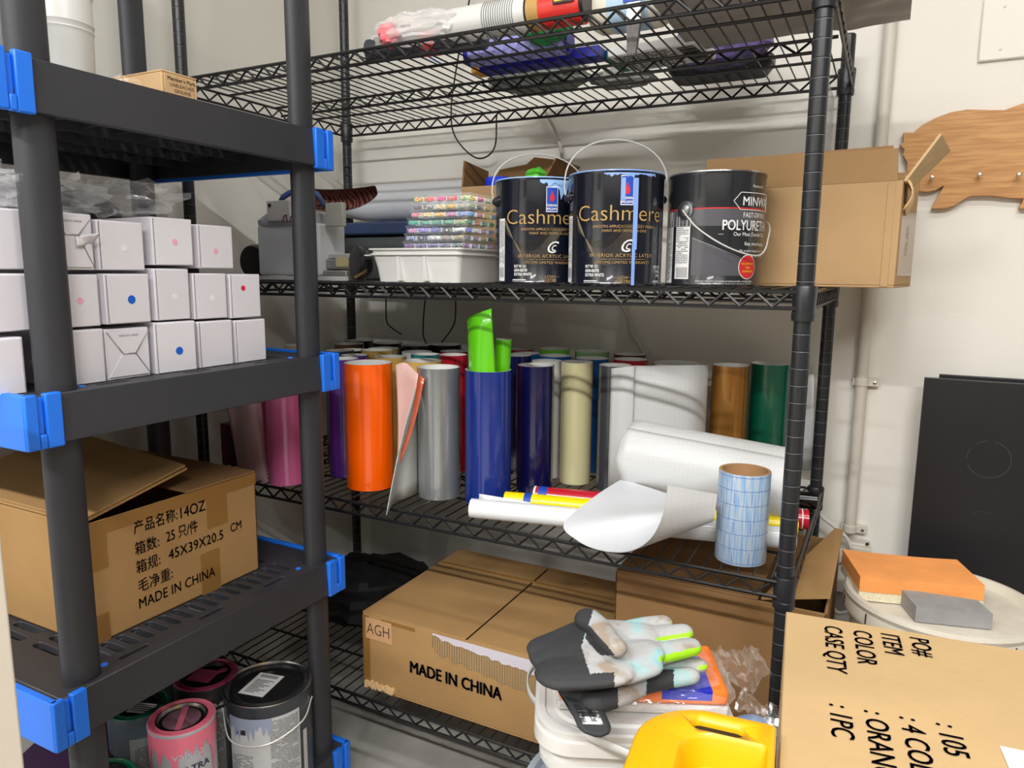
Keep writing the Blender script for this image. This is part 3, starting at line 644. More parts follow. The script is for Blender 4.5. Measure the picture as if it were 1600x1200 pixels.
def disk(mb, a0, z0, rx, rz, mi, eps):
    mb.v.append(c+Vector(((R+eps)*math.cos(a0), (R+eps)*math.sin(a0), z0))); b0 = len(mb.v)-1
    for i in range(28): a = 2*PI*i/28; mb.v.append(c+Vector(((R+eps)*math.cos(a0+rx*math.cos(a)/R), (R+eps)*math.sin(a0+rx*math.cos(a)/R), z0+rz*math.sin(a))))
    for i in range(28): mb.f.append((b0, b0+1+i, b0+1+(i+1) % 28)); mb.mi.append(mi)
disk(k, th+.74, .033, .0185, .0205, 0, .0010); disk(k, th+.74, .033, .0172, .0192, 1, .0014)
for i, s_ in enumerate(('POLYURETHANE', '125%', 'GUARANTEED')): ctext(k, s_ if i != 1 else 'WEAR', .0048, c, R, th+.74, .0365-.0062*i, mi=2, sx=.72, bold=.03, eps=.0018)
k.build('round_seal', [WHITE, RED, mat('yellow_print', (250, 196, 50), .5)], t)
k = MB(); cpatch(k, c, R, th-.87, th-.50, .012, .118, 0); fineprint(k, c, R, th-.85, th-.53, .036, .114, 1, .0032, seed=12)
for i in range(9): cpatch(k, c, R, th-.82+.034*i, th-.804+.034*i, .014, .032, 1, .0009)
cpatch(k, c, R, th-1.25, th-.98, .004, .126, 0); fineprint(k, c, R, th-1.2, th-1.0, .006, .110, 1, .003, seed=13)
k.build('side_label', [WHITE, mat('label_grey', (120, 122, 126), .6)], t)
LG = mat('steel_lug', (140, 142, 146), .3, .9); aL = th-.62
lug(t, c, R, aL, .127, LG, .0155); lug(t, c, R, aL+PI, .127, LG, .0155)
cc = [c+Vector(((R+.010)*math.cos(aL), (R+.010)*math.sin(aL), .127))]
for v, z_ in ((.12, .115), (.3, .098), (.6, .078), (.9, .063), (1.2, .054), (1.45, .052), (1.62, .058), (1.75, .075)): a = aL+v*1.0; rr = R+.010+.004*math.sin(v); cc.append(c+Vector((rr*math.cos(a), rr*math.sin(a), z_)))
cc.append(c+Vector(((R+.010)*math.cos(aL+2.4), (R+.010)*math.sin(aL+2.4), .110))); cc.append(c+Vector(((R+.010)*math.cos(aL+PI), (R+.010)*math.sin(aL+PI), .127)))
MB().tube(bez(cc, 8), .0013, 6).build('handle', WIREHANDLE, t)
# open carton overhanging the right end of the shelf
rz = math.radians(-7); P = Vector((.0100, 1.378, Z2)); L, D, Hh = .335, .24, .175
cx = P+Matrix.Rotation(rz, 4, 'Z') @ Vector((-L/2, D/2, 0))
t = carton('open_carton', 'open brown carton with raised flaps overhanging the right end of the rack', 'box', cx, L, D, Hh, rz, CBM, top=False)
k = MB()
cut_panel(k, [(-L/2, -D/2, Hh), (L/2-.008, -D/2, Hh), (L/2-.012, -D/2+.004, Hh+.052), (-L/2, -D/2+.012, Hh+.060)], (0, 1, 0), .004); k.build('front_flap', CBI, t, world=False, smooth=0)
MB().box(-L/2, L/2-.02, -D/2-.0006+.012, -D/2+.0116, Hh+.046, Hh+.058).build('tape_strip', TAPE, t, world=False, smooth=0)
k = MB(); cut_panel(k, [(-L/2, D/2-.004, Hh), (L/2, D/2-.004, Hh), (L/2+.002, D/2+.004, Hh+.042), (-L/2, D/2+.004, Hh+.042)], (0, 1, 0), .004); k.build('rear_flap', CBI, t, world=False, smooth=0)
k = MB(); cut_panel(k, [(L/2, -D/2+.005, Hh), (L/2, -D/2+.11, Hh), (L/2+.052, -D/2+.11, Hh+.058), (L/2+.045, -D/2+.005, Hh+.070)], (1, 0, -.6), .004); k.build('side_flap', cardboard('carton_pale', (204, 176, 134)), t, world=False, smooth=0)
k = MB(); k.grid(lambda u, v: (L/2+.002+.012*math.sin(PI*v)*(1-u*.3), -D/2+.008+.06*u, Hh-.048+.052*v+.006*math.sin(7*u)), 8, 8); k.build('torn_strip', cardboard('torn_cardboard', (222, 188, 140)), t, world=False, solid=.0015)
k = MB(); k.box(L/2, L/2+.0006, -D/2+.018, D/2-.012, .02, Hh-.035, 0)
k.build('tape_strip', TAPE, t, world=False, smooth=0)
k = MB(); ptext(k, 'SIZE: 20X', .016, (L/2+.0012, -.012, .055), (0, 0, 1), (0, -1, 0), align='LEFT', sx=.8); ptext(k, 'CTN NO:', .016, (L/2+.0012, .010, .055), (0, 0, 1), (0, -1, 0), align='LEFT', sx=.8); k.build('printed_text', mat('faded_print', (120, 92, 62), .8), t, world=False, smooth=0)
MB().box(L/2-.022, L/2-.010, -D/2-.0015, -D/2, .002, Hh-.002).build('corner_fold', CBM, t, world=False, bevel=.0008)
# open carton behind the cans with blue and green lids in it
t = carton('open_kraft_box', 'open kraft box behind the left paint can holding blue and green things', 'box', (-.770, 1.500, Z2), .20, .115, .210, 0, CBM, top=False)
k = MB(); cut_panel(k, [(-.10, -.057, .210), (-.10, .057, .210), (-.10, .062, .258), (-.10, -.048, .268)], (1, 0, 0), .004); k.build('side_flap', CBD, t, world=False, smooth=0)
k = MB(); cut_panel(k, [(-.098, .057, .214), (.098, .057, .214), (.098, .070, .272), (.02, .070, .285), (-.0, .070, .270), (-.07, .070, .262)], (0, 1, 0), .004); k.build('rear_flap', CBD, t, world=False, smooth=0)
k = MB(); cut_panel(k, [(.10, -.057, .214), (.10, .057, .214), (.135, .062, .255), (.125, -.048, .26)], (1, 0, 0), .004); k.build('side_flap', CBD, t, world=False, smooth=0)
one(MB().lathe([(.0001, .06), (.03, .06), (.033, .21), (.034, .226), (.030, .232), (.0001, .235)], 28, (-.800, 1.495, Z2)), 'blue_jar', mat('cobalt_lid', (24, 60, 220), .4), 'cobalt blue round lid poking out of the open kraft box', 'jar', (-.800, 1.495, Z2+.06))
g = MB(); crumple(g, (-.708, 1.495, Z2+.215), .030, .026, .034, 8, 18, .18); one(g, 'green_balloon', mat('bright_green', (96, 222, 56), .4), 'bright green lumpy pouch poking out of the open kraft box', 'pouch', (-.708, 1.495, Z2+.17))
g = MB(); crumple(g, (-.705, 1.385, Z2+.105), .013, .012, .030, 9, 14, .2); one(g, 'green_glove_tip', mat('bright_green', (96, 222, 56), .4), 'bright green bit showing between the bead cases and the navy can', 'pouch', (-.705, 1.385, Z2+.08))
# white plastic bin
t = thing('white_bin', 'white plastic bin with a rolled rim under the stack of bead cases', 'bin', (-.828, 1.285, Z2))
bb = MB(); x0, x1, y0, y1 = -.928, -.722, 1.19, 1.375; hh = .063
def rr(x0, x1, y0, y1, r, z, n=6):
    o = []
    for cx_, cy_, a0 in ((x1-r, y1-r, 0), (x0+r, y1-r, 90), (x0+r, y0+r, 180), (x1-r, y0+r, 270)):
        for i in range(n+1): a = math.radians(a0+90*i/n); o.append(Vector((cx_+r*math.cos(a), cy_+r*math.sin(a), z)))
    return o
def loft(mb, rings, mi=0, cap0=True, cap1=False):
    n = len(rings[0]); b = len(mb.v); [mb.v.extend(r_) for r_ in rings]
    for i in range(len(rings)-1):
        for k_ in range(n): mb.f.append((b+i*n+k_, b+i*n+(k_+1) % n, b+(i+1)*n+(k_+1) % n, b+(i+1)*n+k_)); mb.mi.append(mi)
    if cap0: mb.f.append(tuple(b+k_ for k_ in reversed(range(n)))); mb.mi.append(mi)
    if cap1: mb.f.append(tuple(b+(len(rings)-1)*n+k_ for k_ in range(n))); mb.mi.append(mi)
def bring(e, z, r=.012): return rr(x0-e, x1+e, y0-e, y1+e, r, Z2+z)
loft(bb, [bring(-.008, 0), bring(-.004, .03), bring(.001, hh-.010), bring(.006, hh-.010), bring(.006, hh-.007), bring(.002, hh-.007), bring(.003, hh), bring(.008, hh), bring(.008, hh+.003), bring(-.001, hh+.003), bring(-.006, .03), bring(-.010, .004)], cap1=True)
for x_ in (-.862, -.80): bb.hexa([(x_-.006, y0-.001, Z2+.003), (x_+.006, y0-.001, Z2+.003), (x_-.006, y0+.01, Z2+.003), (x_+.006, y0+.01, Z2+.003), (x_-.002, y0-.004, Z2+hh-.012), (x_+.002, y0-.004, Z2+hh-.012), (x_-.002, y0+.01, Z2+hh-.012), (x_+.002, y0+.01, Z2+hh-.012)])
bb.build('bin_body', WHT, t)
MB().box(x0-.022, x0-.004, y0+.003, y0+.02, Z2+hh-.012, Z2+hh-.009).build('corner_lip', WHT, t, bevel=.001)
# seven clear bead cases
cols = [('purple', (120, 80, 150), 'filled with purple beads, at the bottom of the stack'), ('navy', (60, 66, 110), 'with navy and gold beads, second from the bottom'), ('lilac', (150, 140, 220), 'with lilac and black-and-white beads, third from the bottom'),
        ('teal', (40, 150, 130), 'filled with teal green beads in the middle of the stack'), ('yellow', (240, 200, 80), 'with yellow and pink beads, third from the top'), ('grey', (110, 100, 110), 'with grey and white letter beads, second from the top'), ('pink', (236, 90, 120), 'with yellow, coral and pink beads on top of the stack')]
pal = [[(130, 70, 150), (120, 100, 160), (130, 110, 170), (120, 110, 170), (90, 120, 110), (110, 160, 150)], [(150, 170, 220), (40, 46, 80), (240, 240, 240), (130, 100, 130), (160, 140, 90), (170, 140, 70)], [(226, 140, 190), (150, 120, 220), (90, 100, 220), (30, 30, 40), (240, 240, 240), (40, 90, 130)],
       [(40, 170, 140), (50, 160, 130), (30, 130, 110), (30, 120, 90), (60, 170, 90), (220, 110, 70)], [(240, 120, 150), (240, 220, 190), (246, 204, 60), (220, 90, 150), (90, 150, 230), (220, 120, 130)], [(90, 80, 90), (110, 96, 100), (240, 240, 240), (236, 190, 60), (180, 170, 150), (150, 180, 140)], [(250, 220, 90), (246, 110, 80), (236, 80, 160), (230, 60, 90), (200, 210, 160), (120, 190, 110)]]
CLR = film('clear_case', (214, 226, 232), op=.03, rough=.1, bump=.05)
rnd = random.Random(11)
base_z = Z2+hh+.004
for i, (nm, _, lb) in enumerate(cols):
    z0 = base_z+i*.0148; x0_, y0_ = -.868+.0035*i+(.004 if i > 3 else 0), 1.213; wx, wy, hz = .140-.002*i, .125, .0142
    t = thing('bead_case', 'clear case '+lb, 'bead case', (x0_+wx/2, y0_+wy/2, z0), 'stack of clear bead cases'); t.rotation_euler = (0, 0, math.radians(rnd.uniform(-1, 2)))
    b = MB(); b.box(-wx/2, wx/2, -wy/2, wy/2, 0, hz*.62); b.build('case_base', CLR, t, world=False, bevel=.002)
    MB().box(-wx/2-.0015, wx/2+.0015, -wy/2-.0015, wy/2+.0015, hz*.66, hz*.97).build('case_lid', CLR, t, world=False, bevel=.002)
    d = MB()
    for j in range(1, 5): d.box(-wx/2+wx*j/5-.0005, -wx/2+wx*j/5+.0005, -wy/2-.0004, wy/2, .0005, hz*.6)
    for j in range(1, 4): d.box(-wx/2, wx/2+.0004, -wy/2+wy*j/4-.0005, -wy/2+wy*j/4+.0005, .0005, hz*.6)
    d.build('divider', mat('clear_divider', (226, 234, 236), .3), t, world=False, smooth=0)
    bd = MB(); ms = []
    for q, cc_ in enumerate(pal[i]): cq = tuple(int(v+(255-v)*.35) for v in cc_); ms += [mat('bead_%d_%d_%d' % cq, cq, .35)]
    def bead(x, y, z, r, mi): bd.add([(x+r, y, z), (x-r, y, z), (x, y+r, z), (x, y-r, z), (x, y, z+r), (x, y, z-r)], [(0, 2, 4), (2, 1, 4), (1, 3, 4), (3, 0, 4), (2, 0, 5), (1, 2, 5), (3, 1, 5), (0, 3, 5)], mi)
    for j in range(5):
        for _ in range(110):
            r = rnd.uniform(.0018, .0028); bead(-wx/2+wx*(j+rnd.uniform(.1, .9))/5, -wy/2+.002+rnd.uniform(0, .012), rnd.uniform(.0022, hz*.5), r, (j+(rnd.random() < .25)) % 6)
    for j in range(4):
        for _ in range(80):
            r = rnd.uniform(.0018, .0028); bead(wx/2-.002-rnd.uniform(0, .01), -wy/2+wy*(j+rnd.uniform(.1, .9))/4, rnd.uniform(.0022, hz*.5), r, (j*2+i) % 6)
    o = bd.build('beads', ms, t, world=False, smooth=0); o['kind'] = 'stuff'
# navy-lidded storage tub, grey rails, machine
t = thing('storage_tub', 'smoky clear storage tub with a navy lid under the rolled poster', 'storage tub', (-1.02, 1.50, Z2))
MB().box(-1.225, -.885, 1.432, 1.60, Z2, Z2+.105).build('tub_body', mat('smoky_tub', (84, 88, 90), .3, coat=.2), t, bevel=.006)
MB().box(-1.245, -.880, 1.418, 1.615, Z2+.107, Z2+.137).build('tub_lid', mat('navy_lid', (44, 60, 94), .5), t, bevel=.005)
t = thing('metal_rail', 'stacked grey metal rails lying left of the black knob', 'metal rails', (-1.06, 1.30, Z2))
RL = mat('rail_metal', (150, 150, 146), .4, .4)
MB().box(-1.20, -1.03, 1.232, 1.30, Z2, Z2+.022).build('lower_rail', RL, t, bevel=.003); MB().box(-1.20, -1.03, 1.242, 1.30, Z2+.024, Z2+.046).build('upper_rail', RL, t, bevel=.003)
MB().box(-1.20, -1.04, 1.25, 1.30, Z2+.047, Z2+.058).build('rail_top', mat('rail_pale', (176, 176, 172), .6), t, bevel=.002)
MB().box(-1.065, -1.032, 1.2405, 1.242, Z2+.030, Z2+.050).build('paper_label', mat('tan_label', (190, 178, 134), .6), t, smooth=0)
t = thing('hand_wheel', 'black hand wheel with a small brass crank left of the white bin', 'hand wheel', (-.988, 1.232, Z2))
M = Matrix.Translation((-.988, 1.232, Z2+.036)) @ Matrix.Rotation(math.radians(62), 4, 'Z') @ Matrix.Rotation(PI/2, 4, 'Y')
MB().lathe([(.0001, -.016), (.030, -.016), (.036, -.010), (.036, -.002), (.030, .002), (.028, .010), (.022, .016), (.0001, .018)], 28, M=M).build('wheel', mat('black_rubber', (24, 24, 26), .35, coat=.2), t)
MB().tube([W(553, 435, Y=1.165), W(572, 424, Y=1.20)], .0032, 10).build('crank', mat('brass', (150, 120, 80), .35, .9), t)
t = thing('craft_machine', 'pale grey bench machine with a navy arched handle, behind the plastic shelf post', 'machine', (-1.19, 1.24, Z2))
GM = mat('machine_grey', (212, 214, 218), .5); GM2 = mat('machine_grey_dark', (176, 178, 182), .5)
MB().box(-1.275, -1.094, 1.222, 1.31, Z2+.010, Z2+.122).build('housing', GM, t, bevel=.006)
MB().box(-1.285, -1.02, 1.215, 1.228, Z2, Z2+.009).build('base_plate', mat('pale_plate', (214, 214, 214), .4), t, bevel=.001)
q = MB(); loft(q, [rr(-1.272, -1.125, 1.226, 1.32, .02, Z2+.105), rr(-1.285, -1.125, 1.220, 1.325, .03, Z2+.122), rr(-1.290, -1.125, 1.220, 1.325, .035, Z2+.132), rr(-1.27, -1.125, 1.228, 1.32, .03, Z2+.146), rr(-1.24, -1.14, 1.24, 1.31, .03, Z2+.152)], cap1=True); q.build('domed_cover', GM2, t)
MB().box(-1.232, -1.165, 1.212, 1.219, Z2+.128, Z2+.172).build('front_plate', mat('plate_white', (206, 204, 200), .5), t, bevel=.002)
k = MB(); 
for (a, b) in (((435, 348), (437, 338)), ((437, 338), (441, 336)), ((441, 336), (442, 348)), ((446, 348), (448, 338)), ((448, 338), (451, 340))): k.tube([W(*a, Y=1.2105)+Vector((.012, 0, .0)), W(*b, Y=1.2105)+Vector((.012, 0, 0))], .0012, 5)
k.build('red_mark', mat('dark_red_mark', (110, 40, 44), .6), t)
MB().lathe([(.0001, 0), (.004, 0), (.004, .002), (.0001, .002)], 12, M=Matrix.Translation((-1.222, 1.212, Z2+.162)) @ Matrix.Rotation(PI/2, 4, 'X')).build('screw', INK, t)
MB().tube([(-1.225, 1.25, Z2+.145), (-1.230, 1.25, Z2+.168), (-1.218, 1.25, Z2+.184), (-1.198, 1.25, Z2+.192), (-1.165, 1.25, Z2+.192), (-1.12, 1.25, Z2+.186), (-1.10, 1.25, Z2+.16)], .0065, 10).build('handle', mat('navy_handle', (36, 56, 100), .45), t)
MB().box(-1.090, -1.042, 1.24, 1.252, Z2+.115, Z2+.165).build('side_panel', mat('panel_olive_grey', (176, 176, 166), .6), t, bevel=.002)
one(MB().lathe([(.0001, -.02), (.036, -.02), (.040, -.012), (.040, .012), (.036, .02), (.0001, .02)], 28, M=Matrix.Translation((-1.318, 1.262, Z2+.041)) @ Matrix.Rotation(PI/2, 4, 'X')), 'black_disc', mat('black_rubber', (24, 24, 26), .35), 'black round disc standing left of the pale grey machine', 'disc', (-1.318, 1.262, Z2))
# rolled poster with a dark printed inside
pm = bpy.data.materials.new('poster_print'); pm.use_nodes = True; nt = pm.node_tree; b = nt.nodes['Principled BSDF']
wv = nt.nodes.new('ShaderNodeTexWave'); wv.inputs['Scale'].default_value = 22; wv.inputs['Distortion'].default_value = 9; wv.inputs['Detail'].default_value = 3
tc = nt.nodes.new('ShaderNodeTexCoord'); nt.links.new(tc.outputs['Object'], wv.inputs[0]); cr = nt.nodes.new('ShaderNodeValToRGB')
cr.color_ramp.elements[0].color = (.035, .010, .010, 1); cr.color_ramp.elements[1].color = (.20, .16, .10, 1); e = cr.color_ramp.elements.new(.55); e.color = (.12, .02, .02, 1); e = cr.color_ramp.elements.new(.7); e.color = (.35, .04, .05, 1)
nt.links.new(wv.outputs[0], cr.inputs[0]); nt.links.new(cr.outputs[0], b.inputs['Base Color']); b.inputs['Roughness'].default_value = .35
ax = Vector((0, 1.600, Z2+.199)); Rr = .049
def psurf(off):
    # each point: angle round the axis x how far left that angle reaches; the back and bottom flare out to the left as a loose tongue
    def f(u, v):
        a = math.radians(78-350*v)                      # just behind the top, over the front, underneath, up the back
        r = Rr-off-.002*v
        xl = -1.240+.055*math.cos(a)
        if a < .5: w_ = min(1, (.5-a)/2.1); xl -= .20*w_*w_*(3-2*w_)
        x = -.930+(xl+.930)*u; fl_ = max(0, min(1, (-1.24-x)/.20))
        y = ax.y-r*math.cos(a)*(1+.25*fl_)-.03*fl_; z = ax.z+r*math.sin(a)*(1-.50*fl_)+.022*fl_*fl_
        return (x, y, z)
    return f
q = MB(); q.grid(psurf(0), 26, 60, 0)
po = q.build('poster_sheet', [PAPER], None, solid=0); q2 = MB(); q2.grid(psurf(.0012), 26, 60, 0)
t = thing('rolled_poster', 'large white rolled poster, dark red print showing inside its open end', 'poster', (-1.1, 1.60, Z2+.15))
bpy.data.objects.remove(po)
q.build('outer_face', PAPER, t); q2.build('printed_face', pm, t)
t = one(MB().lathe([(.0225, 0), (.0225, .30), (.019, .30), (.019, 0)], 28, M=Matrix.Translation((-1.36, 1.7155, Z2+.205)) @ Matrix.Rotation(PI/2, 4, 'Y')), 'paper_tube', mat('bluish_paper', (196, 204, 220), .5), 'bluish white paper roll lying behind the open end of the big poster', 'paper roll', (-1.2, 1.7155, Z2+.18))
# ---------------------------------------------------------------- things on the top wire shelf
Z1 = H+.408
def lying(name, label, cat, p0, p1, R, mats, segs, grp=None, n=28):
    """lathe along p0->p1; segs = (start, end, radius factor, material index)"""
    p0 = Vector(p0); p1 = Vector(p1); d = (p1-p0); Ln = d.length; q_ = d.to_track_quat('Z', 'Y').to_matrix().to_4x4(); M = Matrix.Translation(p0) @ q_
    t = thing(name, label, cat, p0, grp)
    byname = {}
    for (s0, s1, f0, f1, mi, nm) in segs:
        byname.setdefault((nm, mi), MB()).lathe([(.0001, s0*Ln), (R*f0, s0*Ln), (R*f1, s1*Ln), (.0001, s1*Ln)], n, M=M)
    for (nm, mi), mb in byname.items(): mb.build(nm, mats[mi], t, smooth=40)
    return t
SR = mat('bright_red', (226, 44, 34), .35, coat=.3); OC = mat('ochre', (190, 150, 84), .5); SBLK = mat('satin_black', (22, 22, 24), .4)
t = lying('spray_can', 'white, gold and red canister lying along the front edge of the top wire shelf', 'canister', (-.735, 1.19, Z1+.031), (-.475, 1.19, Z1+.031), .030, [WHT, OC, SR, SBLK],
  [(0, .60, .96, 1, 0, 'canister_body'), (.60, .615, 1.01, 1.01, 3, 'black_ring'), (.615, .70, 1.01, 1.01, 1, 'gold_band'), (.70, .98, 1.01, 1.01, 2, 'red_band'), (.98, 1.0, .9, .8, 3, 'end_rim')])
k = MB()
for i in range(14): k.lathe([(.0304, .075+.0045*i), (.0304, .0765+.0045*i)], 28, M=Matrix.Translation((-.735, 1.19, Z1+.031)) @ Matrix.Rotation(PI/2, 4, 'Y'))
k.build('printed_lines', mat('label_grey', (120, 122, 126), .6), t)
k = MB(); M = Matrix.Translation((-.505, 1.19, Z1+.031)); k.box(-.018, .018, -.0345, -.031, -.004, .018, 0, M); k.box(-.015, .015, -.0352, -.0344, -.001, .015, 1, M); k.build('brand_mark', [SBLK, mat('yellow_print', (250, 196, 50), .5)], t)
t = lying('dark_tube', 'dark grey cartridge under the red canister on the top wire shelf', 'cartridge', (-.95, 1.225, Z1+.024), (-.70, 1.245, Z1+.024), .022, [mat('slate_plastic', (56, 58, 66), .5), mat('reddish_dot', (200, 60, 60), .5)], [(0, .5, 1, 1, 0, 'tube_body'), (.5, .62, 1.02, 1.02, 1, 'red_band'), (.62, 1, 1, 1, 0, 'tube_end')])
g = MB(); crumple(g, (-.805, 1.165, Z1+.030), .085, .025, .028, 12, 22, .35); one(g, 'clear_bag', film('printed_film', (236, 236, 236), op=.35), 'crinkled clear bag with faint print on the top shelf, left of the white canister', 'bag', (-.805, 1.165, Z1))
g = MB(); crumple(g, (-.855, 1.16, Z1+.024), .02, .018, .022, 14, 14, .3); one(g, 'pink_label', mat('pink_print_film', (240, 120, 130), .4), 'pinkish crumpled label at the left end of the clear bag', 'label', (-.855, 1.16, Z1))
one(MB().tube(bez([W(600, 55, Y=1.24), W(618, 66, Y=1.25), W(650, 78, Y=1.27), W(690, 100, Y=1.32)]), .0016, 6), 'blue_zip_tie', mat('tie_blue', (40, 80, 170), .4), 'thin blue tie sticking out left of the clear bag on the top shelf', 'cable tie', W(640, 75, Y=1.27))
t = lying('blue_net_tube', 'blue speckled tube lying behind the canister on the top shelf', 'tube', (-.79, 1.335, Z1+.026), (-.565, 1.335, Z1+.026), .025, [mat('net_blue', (150, 150, 210), .5, var=.4, vscale=160), mat('deep_blue', (36, 40, 150), .4), mat('amber', (226, 160, 50), .5)], [(0, .06, .8, .9, 1, 'end_cap'), (.06, .97, 1, 1, 0, 'tube_body'), (.97, 1, .8, .8, 1, 'far_cap')])
t = thing('blue_carton', 'deep blue flat carton lying behind the speckled tube', 'box', (-.67, 1.385, Z1)); MB().box(-.78, -.52, 1.365, 1.41, Z1, Z1+.02).build('box_body', mat('deep_blue', (36, 40, 150), .4), t, bevel=.001)
MB().box(-.80, -.781, 1.367, 1.408, Z1, Z1+.019).build('amber_end', mat('amber', (226, 160, 50), .5), t)
# cream jug with blue label
t = thing('cream_jug', 'cream jug with a pale blue label lying on its side on the top shelf', 'jug', (-.40, 1.25, Z1))
q = MB(); M = Matrix.Translation((-.43, 1.25, Z1+.041)) @ Matrix.Rotation(PI/2, 4, 'Y'); q.lathe([(.0001, -.055), (.034, -.055), (.040, -.045), (.040, .06), (.034, .072), (.016, .082), (.016, .095), (.0001, .095)], 28, M=M, pw=3); q.build('jug_body', mat('cream_plastic', (226, 220, 200), .4), t)
MB().lathe([(.0408, -.02), (.0408, .05)], 28, M=M, pw=3).build('label', mat('pale_blue_label', (176, 206, 232), .5), t)
k = MB(); M2 = Matrix.Translation((-.40, 1.2085, Z1+.03)); k.box(-.02, .02, -.0012, .0, .0, .02, 0, M2); k.build('blue_mark', SWB, t)
t = thing('paint_brush', 'grey bristle brush standing through the top shelf in front of the cream jug', 'brush', W(985, 86, Y=1.196)); q = MB()
pa, pb = W(984, 88, Y=1.196), W(990, 36, Y=1.196); 
q.hexa([pa+Vector(v) for v in ((-.004, -.004, 0), (.010, -.004, 0), (-.004, .004, 0), (.010, .004, 0))]+[pb+Vector(v) for v in ((-.010, -.005, 0), (.012, -.005, 0), (-.010, .005, 0), (.012, .005, 0))]); q.build('bristles', mat('brush_bristle', (112, 108, 108), .8, var=.4, vscale=60, stretch=(14, 14, 1)), t)
MB().hexa([pb+Vector(v) for v in ((-.011, -.006, 0), (.013, -.006, 0), (-.011, .006, 0), (.013, .006, 0), (-.010, -.006, .03), (.012, -.006, .03), (-.010, .006, .03), (.012, .006, .03))]).build('ferrule', METAL, t)
t = thing('printed_packet', 'white packet with black print lying behind the cream jug', 'packet', (-.42, 1.45, Z1)); M = Matrix.Translation((-.42, 1.45, Z1+.004)) @ Matrix.Rotation(-.1, 4, 'Z')
MB().box(-.09, .085, -.06, .06, 0, .018, M=M).build('packet_body', WHITE, t, bevel=.003)
k = MB()
rnd = random.Random(4)
for j in range(9):
    x = -.08
    while x < .02: ln = rnd.uniform(.004, .016); k.box(x, min(x+ln, .03), -.05+.011*j, -.047+.011*j, -.0008, 0, 0, M); x += ln+.003
for i in range(10): k.box(.045, .078, -.05+.010*i, -.045+.010*i+.002*(i % 2), -.0008, 0, 0, M)
k.build('printed_lines', INK, t, smooth=0)
MB().box(-.105, -.0905, -.05, .05, 0, .018, M=M).build('green_edge', mat('green_edge', (30, 130, 90), .5), t)
for (x, y, sx, sy, sz, lab, col, sd) in ((-.74, 1.57, .12, .08, .03, 'greyish green cloth bundle at the back of the top shelf, left', (150, 156, 146), 21), (-.56, 1.62, .07, .04, .022, 'grey cloth bundle at the back of the top shelf, middle', (150, 148, 142), 22)):
    g = MB(); crumple(g, (x, y, Z1+sz), sx, sy, sz, sd, 22, .22); one(g, 'cloth_bundle', mat('cloth_%d' % sd, col, .85, bump=.4, bscale=40), lab, 'cloth', (x, y, Z1))
t = thing('purple_pouch', 'purple and lilac net pouch at the back right of the top shelf', 'pouch', (-.335, 1.56, Z1))
g = MB(); crumple(g, (-.335, 1.575, Z1+.058), .098, .055, .052, 31, 22, .12); g.build('pouch_body', mat('purple_net', (98, 84, 140), .5, var=.5, vscale=50), t)
t = thing('black_tray', 'black wrapped foam tray in front of the purple pouch', 'tray', (-.34, 1.60, Z1))
g = MB(); loft(g, [rr(-.44, -.255, 1.60, 1.672, .02, Z1+.002), rr(-.455, -.24, 1.59, 1.678, .03, Z1+.02), rr(-.455, -.24, 1.59, 1.678, .03, Z1+.034), rr(-.43, -.26, 1.605, 1.672, .02, Z1+.030)], cap1=True); g.build('tray_body', SBLK, t)
g = MB(); g.grid(lambda u, v: (-.36+.36*u, 1.17+.27*v-.02*u, Z1+.012+.075*math.sin(PI*min(1, max(0, v)))**.6*(1-.15*u)+.02*abs(nz((u*5, v*4, 0), 1.3, 3))+(-.02*max(0, u-.72))), 40, 28)
g.grid(lambda u, v: (-.36+.36*u, 1.17+.27*v-.02*u, Z1+.004+.010*nz((u*6, v*5, 1), 1.2, 5)*u+.004), 40, 28)
one(g, 'grey_bag', mat('grey_crinkle', (150, 146, 142), .45, bump=.6, bscale=22), 'big crinkled grey plastic bag at the right end of the top wire shelf', 'bag', (-.15, 1.30, Z1))
g = MB(); g.grid(lambda u, v: (-.135+.012*u+.004*nz((u*3, v*6, 0), 2), 1.50+.15*u, H+.215+.165*v-.03*u), 10, 16)
one(g, 'hanging_film', film('milky_film', (196, 202, 212), op=.45, rough=.3), 'milky plastic film hanging between the right-hand rack posts', 'plastic film', (-.13, 1.57, H+.21), smooth=60)
g = MB(); crumple(g, (-.60, 1.30, Z1+.045), .05, .03, .032, 41, 14, .2); one(g, 'green_bag', mat('green_bag', (40, 150, 80), .5), 'green crumpled bag peeking over the white canister', 'bag', (-.60, 1.30, Z1))
# thin black cords hanging on the wall side
CORD = mat('black_cord', (24, 24, 26), .5)
one(MB().tube(bez([W(735, -10, Y=1.735), W(728, 30, Y=1.735), W(715, 95, Y=1.73), W(705, 170, Y=1.725), W(712, 215, Y=1.72), W(745, 247, Y=1.72), W(772, 232, Y=1.72), W(776, 180, Y=1.72)]), .0022, 6), 'thin_black_cord', CORD, 'thin black cord looping down from the top shelf by the back wall', 'cord', W(712, 215, Y=1.72))
for i, (pp, lb) in enumerate((([(603, 462), (604, 500), (612, 512), (627, 522)], 'leftmost of the black cord ends hanging above the vinyl rolls'), ([(665, 462), (663, 480), (661, 520), (666, 537)], 'middle black cord end hanging above the vinyl rolls'), ([(712, 462), (711, 500), (703, 518), (690, 535)], 'black cord end hanging left of the green vinyl sheet'))):
    one(MB().tube(bez([W(*q_, Y=1.70) for q_ in pp]), .002, 6), 'thin_black_cord', CORD, lb, 'cord', W(*pp[0], Y=1.70), 'black cord ends behind the rack')
